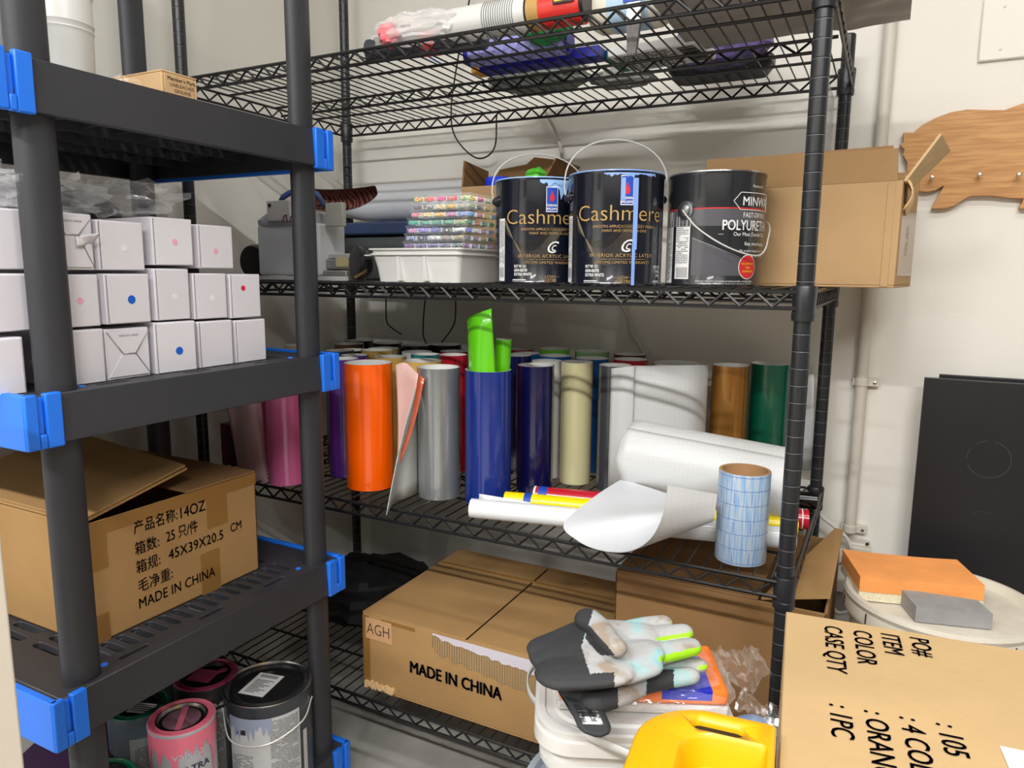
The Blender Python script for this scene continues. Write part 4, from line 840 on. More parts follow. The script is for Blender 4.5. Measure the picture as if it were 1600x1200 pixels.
one(MB().tube(bez([W(850, 170, Y=1.735), W(872, 215, Y=1.735), W(880, 260, Y=1.735), W(890, 330, Y=1.735), W(930, 420, Y=1.735), W(975, 485, Y=1.735), W(985, 520, Y=1.735), W(1003, 550, Y=1.735), W(1010, 620, Y=1.73), W(1080, 780, Y=1.73)]), .0042, 8), 'white_cable', mat('painted_cable', (190, 186, 176), .5), 'off-white cable running down the back wall behind the paint cans', 'cable', W(890, 330, Y=1.735))
# ---------------------------------------------------------------- third wire shelf: vinyl rolls
Z3 = H-.463; RH = .271
VIN = dict(orange=(255, 98, 0), silver=(150, 154, 156), blue=(22, 46, 128), navy=(14, 14, 66), cream=(206, 200, 156), dgrey=(62, 64, 70), white=(226, 226, 224), bronze=(164, 112, 44), green=(0, 84, 62), rose=(216, 150, 120),
 lime=(120, 200, 60), sky=(40, 110, 190), red=(190, 30, 50), gold=(206, 170, 90), teal=(40, 150, 150), purple=(84, 40, 130), pink=(236, 116, 176), black=(24, 24, 26), tan=(196, 176, 130), brown=(90, 60, 40), palegreen=(150, 190, 130), mint=(120, 190, 160))
def vmat(n, rough=.22, coat=.5): return mat('vinyl_'+n, VIN[n], rough, coat=coat, metal=.55 if n in ('silver', 'bronze') else 0)
BACK = mat('vinyl_backing', (226, 226, 222), .5)
rolls = [('orange', -.978, 1.233, .052, 'orange', 'tall glossy orange vinyl roll next to the plastic shelf post'), ('silver', -.808, 1.247, .045, 'silver', 'silver grey vinyl roll between the orange and the blue roll'), ('blue', -.701, 1.265, .048, 'blue', 'royal blue vinyl roll with a bright green sheet standing in it'),
 ('navy', -.649, 1.379, .04, 'navy', 'dark navy vinyl roll right of the royal blue one'), ('cream', -.595, 1.477, .036, 'cream', 'cream coloured vinyl roll between the navy and the dark grey one'), ('dgrey', -.503, 1.467, .036, 'dgrey', 'dark grey vinyl roll right of the cream one'),
 ('white', -.398, 1.569, .05, 'white', 'white vinyl roll standing behind the upright white sheet'), ('bronze', -.287, 1.596, .04, 'bronze', 'bronze vinyl roll left of the green one'), ('green', -.216, 1.672, .043, 'green', 'dark green vinyl roll at the right end of the shelf'),
 ('rose', -.898, 1.322, .043, 'gold', 'gold-edged vinyl roll just behind and between the orange and silver rolls'),
 ('a', -1.34, 1.651, .041, 'black', 'vinyl roll at the far rear left corner post'), ('b', -1.277, 1.53, .041, 'brown', 'brown-rimmed vinyl roll, third back at the left end'), ('c', -1.34, 1.416, .041, 'tan', 'tan-rimmed vinyl roll behind the plastic shelf post'),
 ('d', -1.194, 1.444, .039, 'black', 'black-rimmed roll behind the grey-rimmed one at the left'), ('e', -1.172, 1.369, .036, 'dgrey', 'grey-rimmed roll two places behind the pink one'), ('f', -1.201, 1.599, .039, 'black', 'black-rimmed roll in the rearmost row, second from the left'),
 ('g', -1.146, 1.511, .04, 'cream', 'cream-rimmed roll in the middle of the left group'), ('h', -1.094, 1.417, .04, 'gold', 'gold-rimmed roll behind the purple roll'), ('i', -1.104, 1.343, .033, 'purple', 'narrow purple-rimmed roll behind the purple roll'),
 ('j', -1.01, 1.355, .039, 'gold', 'gold-rimmed roll directly behind the orange roll'), ('k', -1.086, 1.567, .04, 'black', 'black-rimmed roll in the rear row behind the orange roll'), ('l', -1.029, 1.492, .039, 'white', 'white-rimmed roll two rows behind the orange roll'),
 ('m', -.956, 1.42, .035, 'teal', 'teal-rimmed roll behind the gold-edged one'), ('n', -1.039, 1.638, .043, 'black', 'black-rimmed roll at the back wall below the middle cord'), ('o', -.958, 1.553, .037, 'red', 'red-rimmed roll in the rear row left of the green sheet'),
 ('p', -.886, 1.43, .034, 'red', 'dark red-rimmed roll behind the silver roll'), ('q', -.908, 1.67, .033, 'white', 'narrow white-rimmed roll at the back wall behind the green sheet'), ('r', -.836, 1.67, .037, 'red', 'crimson-rimmed roll at the back wall right of the green sheet'),
 ('s', -.734, 1.67, .039, 'lime', 'lime-rimmed roll at the back wall'), ('t', -.777, 1.594, .036, 'sky', 'blue-rimmed roll right behind the green sheet'), ('u', -.688, 1.567, .039, 'sky', 'bright blue-rimmed roll behind the cream roll'),
 ('v', -.633, 1.67, .042, 'palegreen', 'pale green-rimmed roll at the back wall, the widest there'), ('w', -.603, 1.588, .04, 'sky', 'sky blue-rimmed roll behind the dark grey roll'), ('x', -.537, 1.67, .039, 'brown', 'brown-rimmed roll at the back wall by the white cable'),
 ('y', -.504, 1.573, .039, 'red', 'deep red-rimmed roll left of the white one'), ('z', -.672, 1.487, .035, 'white', 'white-rimmed roll between the navy and cream rolls'), ('A', -.753, 1.496, .035, 'navy', 'navy-rimmed roll behind the royal blue roll'),
 ('pink', -1.155, 1.165, .04, 'pink', 'bright pink vinyl roll left of the plastic shelf post'), ('purple', -1.082, 1.275, .036, 'purple', 'deep purple vinyl roll left of the orange one'), ('ps', -1.285, 1.2, .034, 'pink', 'vinyl roll behind the pale pink loose sheet')]
for i, (k_, x, y, r, cn, lb) in enumerate(rolls):
    hh = RH+.004*math.sin(i*2.3)*(i > 9)
    t = thing('vinyl_roll', lb, 'vinyl roll', (x, y, Z3), 'vinyl rolls standing on the third wire shelf'); a0 = -1.9+i*.37; a0 = a0 if i > 9 else 2.2
    # spiral sheet: outside colour, inside backing
    def sp(rr_, z): 
        return lambda u, v: (x+(rr_+.0016*u*1.0)*math.cos(a0+2*PI*u*1.04), y+(rr_+.0016*u)*math.sin(a0+2*PI*u*1.04), Z3+hh*v)
    MB().grid(sp(r-.0016, 0), 52, 1).build('coloured_sheet', vmat(cn), t, smooth=50)
    MB().lathe([(r-.0018, hh), (r-.0034, hh), (r-.0036, hh-.01), (r-.0036, .0), (r-.0018, .0)], 40, (x, y, Z3)).build('backing_paper', BACK, t, smooth=40)
# bright green loose sheet standing in the blue roll, with a rolled green one behind
t = thing('green_vinyl_sheet', 'bright green vinyl sheet standing up out of the royal blue roll', 'vinyl sheet', (-.705, 1.262, Z3)); GV = mat('vinyl_bright_green', (96, 200, 10), .25, coat=.5)
bl = [W(732, 578, Y=1.235), W(810, 578, Y=1.252)]; tl = [W(730, 498, Y=1.235), W(768, 482, Y=1.225)]
def gs(u, v):
    b_ = Vector((-.737+.073*u, 1.262-.030*math.sin(PI*u), Z3+.002)); 
    tp_ = tl[0].lerp(tl[1], u); tp_.y -= .012*math.sin(PI*u)
    return b_.lerp(tp_, v)
MB().grid(gs, 16, 10).build('sheet', GV, t, solid=.0006)
t = thing('green_vinyl_tube', 'thin green and white vinyl tube leaning behind the bright green sheet', 'vinyl roll', (-.695, 1.285, Z3))
pb, pt_ = Vector((-.690, 1.285, Z3+.08)), W(787, 530, Y=1.285); d_ = (pt_-pb).to_track_quat('Z', 'Y').to_matrix().to_4x4(); Ln = (pt_-pb).length; M = Matrix.Translation(pb) @ d_
MB().lathe([(.0165, 0), (.0165, Ln)], 28, M=M).build('outer_sheet', GV, t); MB().lathe([(.0163, Ln), (.0152, Ln), (.0152, 0)], 28, M=M).build('backing_paper', BACK, t); MB().lathe([(.0172, Ln*.2), (.0172, Ln*.72)], 28, M=M).build('black_wrap', mat('black_wrap', (28, 28, 30), .4), t)
# silver roll's loose end and the coral sheet
t = thing('loose_vinyl_end', 'loose grey-white vinyl end curling forward left of the silver roll', 'vinyl sheet', (-.87, 1.17, Z3))
pts_b = [Vector((-.853, 1.236, Z3)), W(636, 778, Z=-.463), W(618, 783, Z=-.463), W(603, 801, Z=-.463)]; pts_b[3].z = Z3-.006
pts_t = [Vector((-.853, 1.236, Z3+.262)), W(650, 600, Y=1.215), W(635, 655, Y=1.175), W(622, 706, Y=1.155)]
bb_, bt_ = bez(pts_b, 5), bez(pts_t, 5)
MB().grid(lambda u, v: bb_[int(round(u*15))].lerp(bt_[int(round(u*15))], v), 15, 8).build('sheet', mat('vinyl_backing_grey', (192, 196, 192), .4), t, solid=.0008)
t = thing('coral_vinyl_sheet', 'pale pink-backed coral vinyl sheet between the orange and silver rolls', 'vinyl sheet', (-.885, 1.215, Z3))
CORL = mat('coral_vinyl', (206, 104, 74), .25, metal=.3, coat=.3)
pl = [W(618, 570, Y=1.225), W(634, 567, Y=1.225), W(654, 585, Y=1.212)]; pb2 = [W(620, 745, Y=1.21), W(623, 742, Y=1.205), W(626, 738, Y=1.20)]
a_, b_ = bez(pl, 6), bez(pb2, 6)
MB().grid(lambda u, v: b_[int(round(u*12))].lerp(a_[int(round(u*12))], v)+Vector((0, .006*math.sin(PI*v), 0)), 12, 8).build('backing_face', mat('pink_backing', (232, 190, 182), .4), t, solid=.0006)
c0 = [W(654, 584, Y=1.20), W(645, 640, Y=1.185), W(632, 690, Y=1.17), W(617, 735, Y=1.16)]; c1 = [W(663, 592, Y=1.195), W(652, 645, Y=1.18), W(637, 695, Y=1.165), W(618, 738, Y=1.158)]
a_, b_ = bez(c0, 5), bez(c1, 5)
MB().grid(lambda u, v: a_[int(round(u*15))].lerp(b_[int(round(u*15))], v), 15, 2).build('coral_edge', CORL, t, solid=.0006)
# pale pink loose sheet at the left
t = thing('pale_pink_sheet', 'pale pink vinyl sheet unrolling above the large carton, left of the pink roll', 'vinyl sheet', (-1.22, 1.165, Z3))
pp0 = [W(352, 640, Y=1.155), W(372, 638, Y=1.15), W(398, 632, Y=1.145), W(404, 625, Y=1.15)]; pp1 = [W(368, 735, Y=1.155), W(392, 745, Y=1.15), W(412, 752, Y=1.145), W(415, 755, Y=1.15)]
a_, b_ = bez(pp0, 5), bez(pp1, 5)
def pks(u, v): p = a_[int(round(u*15))].lerp(b_[int(round(u*15))], -.35+1.4*v); p.y += .008*math.sin(u*7+v*2); return p
MB().grid(pks, 15, 8).build('sheet', mat('pale_pink', (236, 200, 210), .35, coat=.3), t, solid=.0006)
one(MB().box(-1.40, -1.33, 1.20, 1.26, Z3, Z3+.10), 'maroon_packet', mat('maroon', (100, 40, 60), .6), 'dark maroon packet low at the left end of the third wire shelf', 'packet', (-1.36, 1.23, Z3))
# upright white sheet
t = thing('white_vinyl_sheet', 'tall upright white sheet with a fold, in front of the white roll', 'vinyl sheet', (-.42, 1.44, Z3)); GRIDM = bpy.data.materials.new('grid_backed_paper'); GRIDM.use_nodes = True
nt = GRIDM.node_tree; b = nt.nodes['Principled BSDF']; b.inputs['Roughness'].default_value = .4; tc = nt.nodes.new('ShaderNodeTexCoord'); br = nt.nodes.new('ShaderNodeTexBrick')
br.offset = 0; br.inputs['Scale'].default_value = 1; br.inputs['Brick Width'].default_value = .008; br.inputs['Row Height'].default_value = .008; br.inputs['Mortar Size'].default_value = .0004; br.inputs['Color1'].default_value = br.inputs['Color2'].default_value = (.66, .67, .67, 1); br.inputs['Mortar'].default_value = (.61, .63, .64, 1)
mp = nt.nodes.new('ShaderNodeMapping'); mp.inputs['Rotation'].default_value = (PI/2, 0, 0); nt.links.new(tc.outputs['Object'], mp.inputs[0]); nt.links.new(mp.outputs[0], br.inputs[0]); nt.links.new(br.outputs[0], b.inputs['Base Color'])
path = [W(955, 577, Y=1.428), W(973, 575, Y=1.424), W(991, 573, Y=1.432), W(993, 573, Y=1.440), W(1040, 573, Y=1.462), W(1085, 572, Y=1.495), W(1106, 572, Y=1.545), W(1104, 572, Y=1.57)]
pp = bez(path, 4)
MB().grid(lambda u, v: Vector((pp[int(round(u*28))].x, pp[int(round(u*28))].y, Z3+.002+(pp[int(round(u*28))].z-Z3)*v)), 28, 4).build('sheet', GRIDM, t, solid=.0008)
# a pale sheet leaning at the right rear
one(MB().grid(lambda u, v: W(1250+22*u, 735-150*v, Y=1.71-.02*u), 4, 4), 'pale_grey_sheet', mat('pale_grey_sheet', (206, 206, 206), .5), 'pale grey sheet leaning right of the dark green roll', 'vinyl sheet', W(1262, 735, Y=1.70), solid=.0012)
# ------------------------------- lying rolls at the front of the shelf
def lroll(name, label, cat, p0, p1, R, m, inner=None, n=32, grp=None):
    p0 = Vector(p0); p1 = Vector(p1); d = p1-p0; Ln = d.length; M = Matrix.Translation(p0) @ d.to_track_quat('Z', 'Y').to_matrix().to_4x4()
    t = thing(name, label, cat, p0, grp)
    MB().lathe([(R-.0012, 0), (R, 0), (R, Ln), (R-.0012, Ln)], n, M=M).build('outer_sheet', m, t, smooth=50)
    MB().lathe([(R-.0014, Ln), (R-.003, Ln), (R-.003, 0), (R-.0014, 0)], n, M=M).build('inner_layer', inner or BACK, t, smooth=50)
    return t, M, Ln
GLW = mat('glossy_white', (232, 234, 236), .18, coat=.6)
p0, p1 = W(737, 795, Y=1.165), W(1243, 838, Y=1.165); p0 = Vector((-.673, 1.150, Z3+.0195)); p1 = Vector((-.106, 1.272, Z3+.0195))
lroll('white_roll', 'long glossy white roll lying along the front of the third wire shelf', 'vinyl roll', p0, p1, .0185, GLW)
one(MB().grid(lambda u, v: (p0.x+.004+.10*u, 1.172+.021*u+.001*v, Z3+.020+.022*v-.008*u*v), 6, 3), 'white_flap', GLW, 'flat white sheet edge behind the left end of the lying white roll', 'vinyl sheet', (p0.x, 1.187, Z3+.02), solid=.001)
REDV, YELV = mat('vinyl_red', (196, 24, 30), .22, coat=.5), mat('vinyl_yellow', (250, 224, 0), .3, coat=.4)
r1 = (W(795, 768, Y=1.235), W(1266, 812, Y=1.235)); y1_ = (W(782, 774, Y=1.202), W(1247, 820, Y=1.202))
t, M, Ln = lroll('yellow_roll', 'yellow vinyl roll lying behind the long white roll', 'vinyl roll', (-.643, 1.232, Z3+.0175), (-.111, 1.347, Z3+.0175), .0165, YELV)
k = MB().lathe([(.0168, .04), (.0168, .055)], 28, M=M); k.lathe([(.0168, Ln-.03), (.0168, Ln-.018)], 28, M=M); k.build('blue_label', SWB, t)
t, M, Ln = lroll('red_roll', 'red vinyl roll lying behind the yellow one', 'vinyl roll', (-.602, 1.281, Z3+.0195), (-.097, 1.388, Z3+.0195), .0185, REDV)
k = MB().lathe([(.0188, .01), (.0188, .028)], 28, M=M); k.build('blue_label', SWB, t)
k = MB().lathe([(.0187, .0), (.0187, .004)], 28, M=M); k.lathe([(.0187, Ln-.012), (.0187, Ln-.010)], 28, M=M); k.build('white_line', WHITE, t)
lroll('black_roll', 'glossy black roll at the right rear end of the third wire shelf', 'vinyl roll', (-.44, 1.480, Z3+.0185), (-.092, 1.520, Z3+.0185), .0175, mat('glossy_black', (16, 16, 18), .15, coat=.7))
# blue-lined transfer tape roll standing at the front
tb = bpy.data.materials.new('transfer_tape'); tb.use_nodes = True; nt = tb.node_tree; b = nt.nodes['Principled BSDF']; b.inputs['Roughness'].default_value = .3; b.inputs['Coat Weight'].default_value = .3
tc = nt.nodes.new('ShaderNodeTexCoord'); sx = nt.nodes.new('ShaderNodeSeparateXYZ'); nt.links.new(tc.outputs['Object'], sx.inputs[0])
at_ = nt.nodes.new('ShaderNodeMath'); at_.operation = 'ARCTAN2'; nt.links.new(sx.outputs[1], at_.inputs[0]); nt.links.new(sx.outputs[0], at_.inputs[1])
cb = nt.nodes.new('ShaderNodeCombineXYZ'); nt.links.new(at_.outputs[0], cb.inputs[0]); m1 = nt.nodes.new('ShaderNodeMath'); m1.operation = 'MULTIPLY'; m1.inputs[1].default_value = 1.2; nt.links.new(sx.outputs[2], m1.inputs[0]); nt.links.new(m1.outputs[0], cb.inputs[1])
nz_ = nt.nodes.new('ShaderNodeTexNoise'); nz_.inputs['Scale'].default_value = 14; nz_.inputs['Detail'].default_value = 6; nt.links.new(cb.outputs[0], nz_.inputs['Vector'])
cr = nt.nodes.new('ShaderNodeValToRGB'); cr.color_ramp.elements[0].position = .40; cr.color_ramp.elements[0].color = (.20, .36, .62, 1); cr.color_ramp.elements[1].position = .58; cr.color_ramp.elements[1].color = (.42, .50, .56, 1); nt.links.new(nz_.outputs[0], cr.inputs[0]); nt.links.new(cr.outputs[0], b.inputs['Base Color'])
c = Vector((-.183, 1.192, Z3)); R = .041; hh = .150
t = thing('transfer_tape_roll', 'pale blue lined transfer tape roll standing at the front right of the shelf', 'tape roll', c)
MB().lathe([(R-.0005, 0), (R, .001), (R, hh-.001), (R-.0005, hh)], 48, c).build('tape', tb, t, smooth=50)
MB().lathe([(R-.0006, hh), (R-.005, hh), (R-.0052, hh-.01), (R-.0052, 0), (R-.0006, 0)], 48, c).build('cardboard_core', cardboard('core', (170, 132, 92)), t, smooth=50)
k = MB(); [k.lathe([(R+.0003, z_), (R+.0003, z_+.0007)], 48, c) for z_ in (.004, .028, .052, .076, .100, .124, .146)]
for a_ in (-2.4, -1.75, -1.1): 
    for z0_ in (.006, .055, .103): cpatch(k, c, R, a_, a_+.02, z0_, z0_+.018)
k.build('blue_lines', mat('blue_lines', (70, 110, 190), .5), t)
# large white grid-backed paper: a roll with a scoop of loose sheet in front
t = thing('large_paper_roll', 'large white paper roll, its loose end curling over the front of the shelf', 'paper roll', (-.33, 1.27, Z3+.04))
q0, q1 = W(985, 709, Y=1.340), W(1232, 758, Y=1.385); R0 = .068
def big(u, v):
    a = math.radians(-60+395*v); p = q0.lerp(q1, u); r = R0*(1.0-.003*v)
    d = (q1-q0).normalized(); side = Vector((0, -1, 0)); side = (side-d*side.dot(d)).normalized(); up_ = side.cross(d)*-1
    sl = (1-u)*(.016*math.cos(a)-.022*max(0, math.sin(a)))
    return p+side*(math.cos(a)*r)+up_*(math.sin(a)*r)+d*(-sl)
MB().grid(big, 20, 48).build('rolled_sheet', GRIDM, t, solid=.0008, smooth=60)
e0 = [W(972, 748, Y=1.29), W(930, 775, Y=1.21), W(881, 818, Y=1.135), W(903, 845, Y=1.115), W(940, 860, Y=1.09), W(985, 861, Y=1.065), W(1018, 840, Y=1.045), W(1037, 800, Y=1.04), W(1043, 758, Y=1.05)]
e1 = [W(1095, 788, Y=1.27), W(1100, 792, Y=1.225), W(1095, 790, Y=1.16), W(1100, 803, Y=1.15), W(1105, 812, Y=1.142), W(1112, 815, Y=1.135), W(1116, 808, Y=1.128), W(1118, 790, Y=1.128), W(1120, 772, Y=1.132)]
for p in e0[2:6]: p.z = max(p.z, Z3+.001) if p.y > 1.128 else p.z
a_, b_ = bez(e0, 6), bez(e1, 6); n_ = len(a_)-1
def scoop(off):
    def f(u, v):
        i = int(round(v*n_)); p = a_[i].lerp(b_[i], u)
        if off:
            j = min(n_-1, i); tg = (a_[j+1]-a_[j]).lerp(b_[j+1]-b_[j], u); nn = tg.cross(b_[j]-a_[j]).normalized(); p = p+nn*off
        return p
    return f
MB().grid(scoop(0), 14, n_).build('loose_end_front', PAPER, t, smooth=60)
MB().grid(scoop(-.0009), 14, n_).build('loose_end_back', GRIDM, t, smooth=60)
# ---------------------------------------------------------------- fourth wire shelf
Z4 = H-.892
t = carton('made_in_china_carton', 'long brown carton with a torn upper edge and MADE IN CHINA printed on its front', 'box', (-.6875, 1.355, Z4), .515, .40, .172, 0, CB, flapseam='y', gap=.0008)
X0, X1, Y0 = -.945, -.430, 1.155; zt = Z4+.172
k = MB(); k.box(X0+.0, X0+.018, Y0-.0008, Y0, Z4+.0, zt-.005); k.box(X0+.05-.0, X0+.135, Y0-.0006, Y0, zt-.012, zt-.004); k.build('tape_strip', TAPE, t, smooth=0)
k = MB(); k.box(X0+.008, X0+.076, Y0-.0011, Y0-.0003, zt-.055, zt-.008); k.build('sticker', mat('kraft_sticker', (206, 160, 118), .6), t, smooth=0)
k = MB(); ptext(k, 'AGH', .036, (X0+.042, Y0-.0016, zt-.043), (1, 0, 0), (0, 0, 1), sx=.80, bold=-.012); ptext(k, 'MADE IN CHINA', .0365, W(640, 1050, Y=Y0-.0012), (1, 0, 0), (0, 0, 1), sx=.80, bold=.052, align='LEFT'); k.build('printed_text', INK, t, smooth=0)
# torn strip: white and corrugated
rnd = random.Random(9); n_ = 34; up_e = []; lo = []
for i in range(n_+1):
    x = X0+.178+.26*i/n_; dz = .012+.040*(i/n_)**.7+rnd.uniform(-.003, .003); lo.append((x, zt-dz-.022-.010*abs(math.sin(i*.7)))); up_e.append((x, zt-dz*.62+rnd.uniform(-.002, .002)))
k = MB(); k.grid(lambda u, v: (X0+.178+.26*u, Y0-.0010, lo[int(round(u*n_))][1]+(up_e[int(round(u*n_))][1]-lo[int(round(u*n_))][1])*v), n_, 1)
cm = mat('corrugation', (190, 158, 112), .85); nt = cm.node_tree; wv = nt.nodes.new('ShaderNodeTexWave'); wv.inputs['Scale'].default_value = 55; bp = nt.nodes.new('ShaderNodeBump'); bp.inputs['Strength'].default_value = 1; bp.inputs['Distance'].default_value = .004
tc = nt.nodes.new('ShaderNodeTexCoord'); nt.links.new(tc.outputs['Object'], wv.inputs[0]); nt.links.new(wv.outputs[0], bp.inputs['Height']); nt.links.new(bp.outputs[0], nt.nodes['Principled BSDF'].inputs['Normal'])
k.build('torn_corrugation', cm, t, smooth=0)
k = MB(); k.grid(lambda u, v: (X0+.178+.26*u, Y0-.0014, up_e[int(round(u*n_))][1]+(zt-.003-up_e[int(round(u*n_))][1])*v), n_, 1); k.build('white_gap', mat('white_inner', (206, 200, 210), .6), t, smooth=0)
k = MB()
for i in range(26):
    x = X0+.006+.075*i/26; k.box(x, x+.004, Y0-.004-rnd.uniform(0, .003), Y0, Z4+.004+rnd.uniform(0, .006)-.0*i, Z4+.014+rnd.uniform(0, .008))
k.build('frayed_edge', cardboard('torn_cardboard', (222, 188, 140)), t, smooth=0)
MB().box(X0, X1, 1.455, 1.465, zt+.003, zt+.0038).build('tape_strip', TAPE, t, smooth=0)
t = thing('brown_carton', 'tall brown carton with an open flap at the right of the bottom wire shelf', 'box', (-.232, 1.46, Z4)); x0, x1, y0, y1, ht = -.421, -.048, 1.265, 1.655, .328
b = MB(); th = .005
for a in ((x0, x1, y0, y0+th), (x0, x1, y1-th, y1), (x0, x0+th, y0, y1), (x1-th, x1, y0, y1)): b.box(*a, Z4, Z4+ht)
b.box(x0, x1, y0, y1, Z4, Z4+th); b.build('carton_body', CBD, t, bevel=.002)
MB().box(x0, -.16, y0, y1, Z4+ht, Z4+ht+.004).build('top_flap', CBD, t, bevel=.001)
k = MB(); cut_panel(k, [(-.155, y0+.004, Z4+ht+.001), (x1+.002, y0+.030, Z4+ht+.016), (x1+.004, y1, Z4+ht+.020), (-.06, y1, Z4+ht+.022)], (0, 0, 1), .004); k.build('raised_flap', CB, t, smooth=0)
k = MB(); cut_panel(k, [(x0+.002, y0-.001, Z4+ht-.003), (-.17, y0-.001, Z4+ht-.003), (-.17, y0-.006, Z4+ht-.045), (x0+.002, y0-.004, Z4+ht-.03)], (0, -1, 0), .003); 
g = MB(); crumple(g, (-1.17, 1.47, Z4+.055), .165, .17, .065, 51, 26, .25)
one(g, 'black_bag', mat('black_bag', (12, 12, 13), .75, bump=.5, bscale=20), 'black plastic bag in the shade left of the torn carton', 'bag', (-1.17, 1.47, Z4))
# ---------------------------------------------------------------- back wall fittings
WP = mat('painted_metal', (206, 200, 188), .45, bump=.05, bscale=200)
t = thing('conduit_pipe', 'painted conduit pipe running down the back wall right of the rack', 'pipe', (-.034, 1.742, H-.57))
MB().tube([(-.035, 1.744, 2.64), (-.034, 1.744, H-.565)], .0125, 20).build('pipe', WP, t, smooth=60)
for px, py in ((1350, 597), (1333, 826)):
    p = W(px, py, Y=1.744); q = MB(); q.box(-.050 if False else -.034-.018, -.034+.034, 1.7435, 1.7595, p.z-.0085, p.z+.0085); q.lathe([(.0145, p.z-.0085), (.0145, p.z+.0085), (.0001, p.z+.0085)], 20, (-.034, 1.744, 0), cap0=True)
    cl = q.build('pipe_clamp', WP, t, bevel=.001); s = MB().lathe([(.0001, 0), (.0035, 0), (.0035, .002), (.0001, .003)], 12, M=Matrix.Translation((-.008, 1.7435, p.z)) @ Matrix.Rotation(PI/2, 4, 'X')).build('screw', METAL, cl, world=False); s.data.transform(Matrix.Translation(-t.location))
a, b = W(1292, 838, Y=1.725), W(1360, 838, Y=1.725)
t = thing('junction_box', 'square painted junction box on the wall beneath the conduit pipe', 'junction box', ((a.x+b.x)/2, 1.74, H-.66)); zt = W(1330, 848, Y=1.72).z; zb = zt-.115
MB().box(a.x, b.x, 1.722, 1.7595, zb, zt).build('box_body', WP, t, bevel=.004); MB().box(a.x-.004, b.x+.004, 1.718, 1.7215, zb-.004, zt-.008).build('cover_plate', WP, t, bevel=.002)
for (px, py) in ((1292, 842), (1355, 850)): p = W(px, py, Y=1.7175); MB().lathe([(.0001, 0), (.0034, 0), (.0034, .0012), (.0001, .0016)], 12, M=Matrix.Translation((p.x, 1.7179, p.z)) @ Matrix.Rotation(PI/2, 4, 'X')).build('screw', INK, t)
p = W(1318, 868, Y=1.717); MB().lathe([(.0001, 0), (.017, 0), (.017, .003), (.012, .004), (.011, .016), (.0001, .017)], 24, M=Matrix.Translation((p.x, 1.7178, p.z)) @ Matrix.Rotation(PI/2, 4, 'X')).build('plug', mat('plug_white', (216, 212, 206), .4), t)
CW = mat('white_cable_skin', (206, 202, 196), .4)
one(MB().tube(bez([W(1255, 778, Y=1.70), W(1283, 806, Y=1.70), W(1305, 824, Y=1.70), W(1322, 840, Y=1.70), W(1330, 856, Y=1.70)]), .0045, 8), 'white_power_cord', CW, 'white power cord coming from behind the rack into the junction box', 'cord', W(1283, 806, Y=1.70))
one(MB().tube(bez([W(1318, 872, Y=1.692), W(1302, 884, Y=1.69), W(1296, 905, Y=1.69), W(1296, 935, Y=1.69), W(1308, 957, Y=1.69), W(1328, 955, Y=1.69)]), .0045, 8), 'white_power_cord', CW, 'white power cord looping down below the junction box', 'cord', W(1296, 905, Y=1.69))
t = thing('blank_wall_plate', 'blank white cover plate on the wall at the upper right', 'wall plate', (.20, 1.75, H+.47)); a = W(1527, 98, Y=1.757); b_ = W(1540, 2, Y=1.757)
x0 = a.x; x1 = x0+.118; MB().box(x0, x1, 1.752, 1.7597, a.z, a.z+.116).build('plate', mat('plate_white_paint', (228, 224, 216), .4), t, bevel=.003)
for xx in (x0+.036, x0+.082):
    for z_ in (a.z+.020, a.z+.097): MB().lathe([(.0001, 0), (.003, 0), (.003, .001), (.0001, .0015)], 12, M=Matrix.Translation((xx, 1.752, z_)) @ Matrix.Rotation(PI/2, 4, 'X')).build('screw', mat('plate_screw', (214, 210, 202), .3), t)
# wooden key rack cut as a wavy silhouette
wd = bpy.data.materials.new('oak_board'); wd.use_nodes = True; nt = wd.node_tree; b = nt.nodes['Principled BSDF']; b.inputs['Roughness'].default_value = .5
tc = nt.nodes.new('ShaderNodeTexCoord'); mp = nt.nodes.new('ShaderNodeMapping'); mp.inputs['Scale'].default_value = (5, 5, 75); nt.links.new(tc.outputs['Object'], mp.inputs[0])
n1 = nt.nodes.new('ShaderNodeTexNoise'); n1.inputs['Scale'].default_value = 2.2; n1.inputs['Detail'].default_value = 5; n1.inputs['Distortion'].default_value = .6; nt.links.new(mp.outputs[0], n1.inputs['Vector'])
cr = nt.nodes.new('ShaderNodeValToRGB'); cr.color_ramp.elements[0].position = .36; cr.color_ramp.elements[0].color = (lin(182), lin(128), lin(72), 1); cr.color_ramp.elements[1].position = .62; cr.color_ramp.elements[1].color = (lin(206), lin(154), lin(94), 1)
nt.links.new(n1.outputs[0], cr.inputs[0]); nt.links.new(cr.outputs[0], b.inputs['Base Color'])
out = [(1411, 207), (1427, 207), (1440, 196), (1462, 184), (1487, 175), (1512, 171), (1550, 172), (1570, 172), (1585, 166), (1600, 161), (1640, 152), (1700, 150), (1760, 175), (1790, 230), (1780, 300), (1740, 325), (1700, 330), (1690, 305), (1650, 305), (1640, 328), (1592, 326), (1600, 310),
 (1575, 309), (1550, 306), (1517, 306), (1507, 311), (1492, 321), (1477, 326), (1455, 326), (1463, 311), (1475, 290), (1462, 297), (1450, 300), (1435, 299), (1428, 298), (1425, 285), (1416, 270), (1418, 255), (1411, 242), (1413, 233), (1405, 226), (1412, 222)]
t = thing('wooden_key_rack', 'oak board cut in a wavy animal-like outline with small peg screws, on the wall', 'key rack', (.13, 1.75, H+.22))
k = MB(); pts = [W(px, py, Y=1.742) for px, py in out]; k.prism([(p.x, p.z) for p in pts], lambda x, z: (x, 1.742, z), (0, .0165, 0)); k.build('board', [wd], t, smooth=0, bevel=.0006, seg=1)
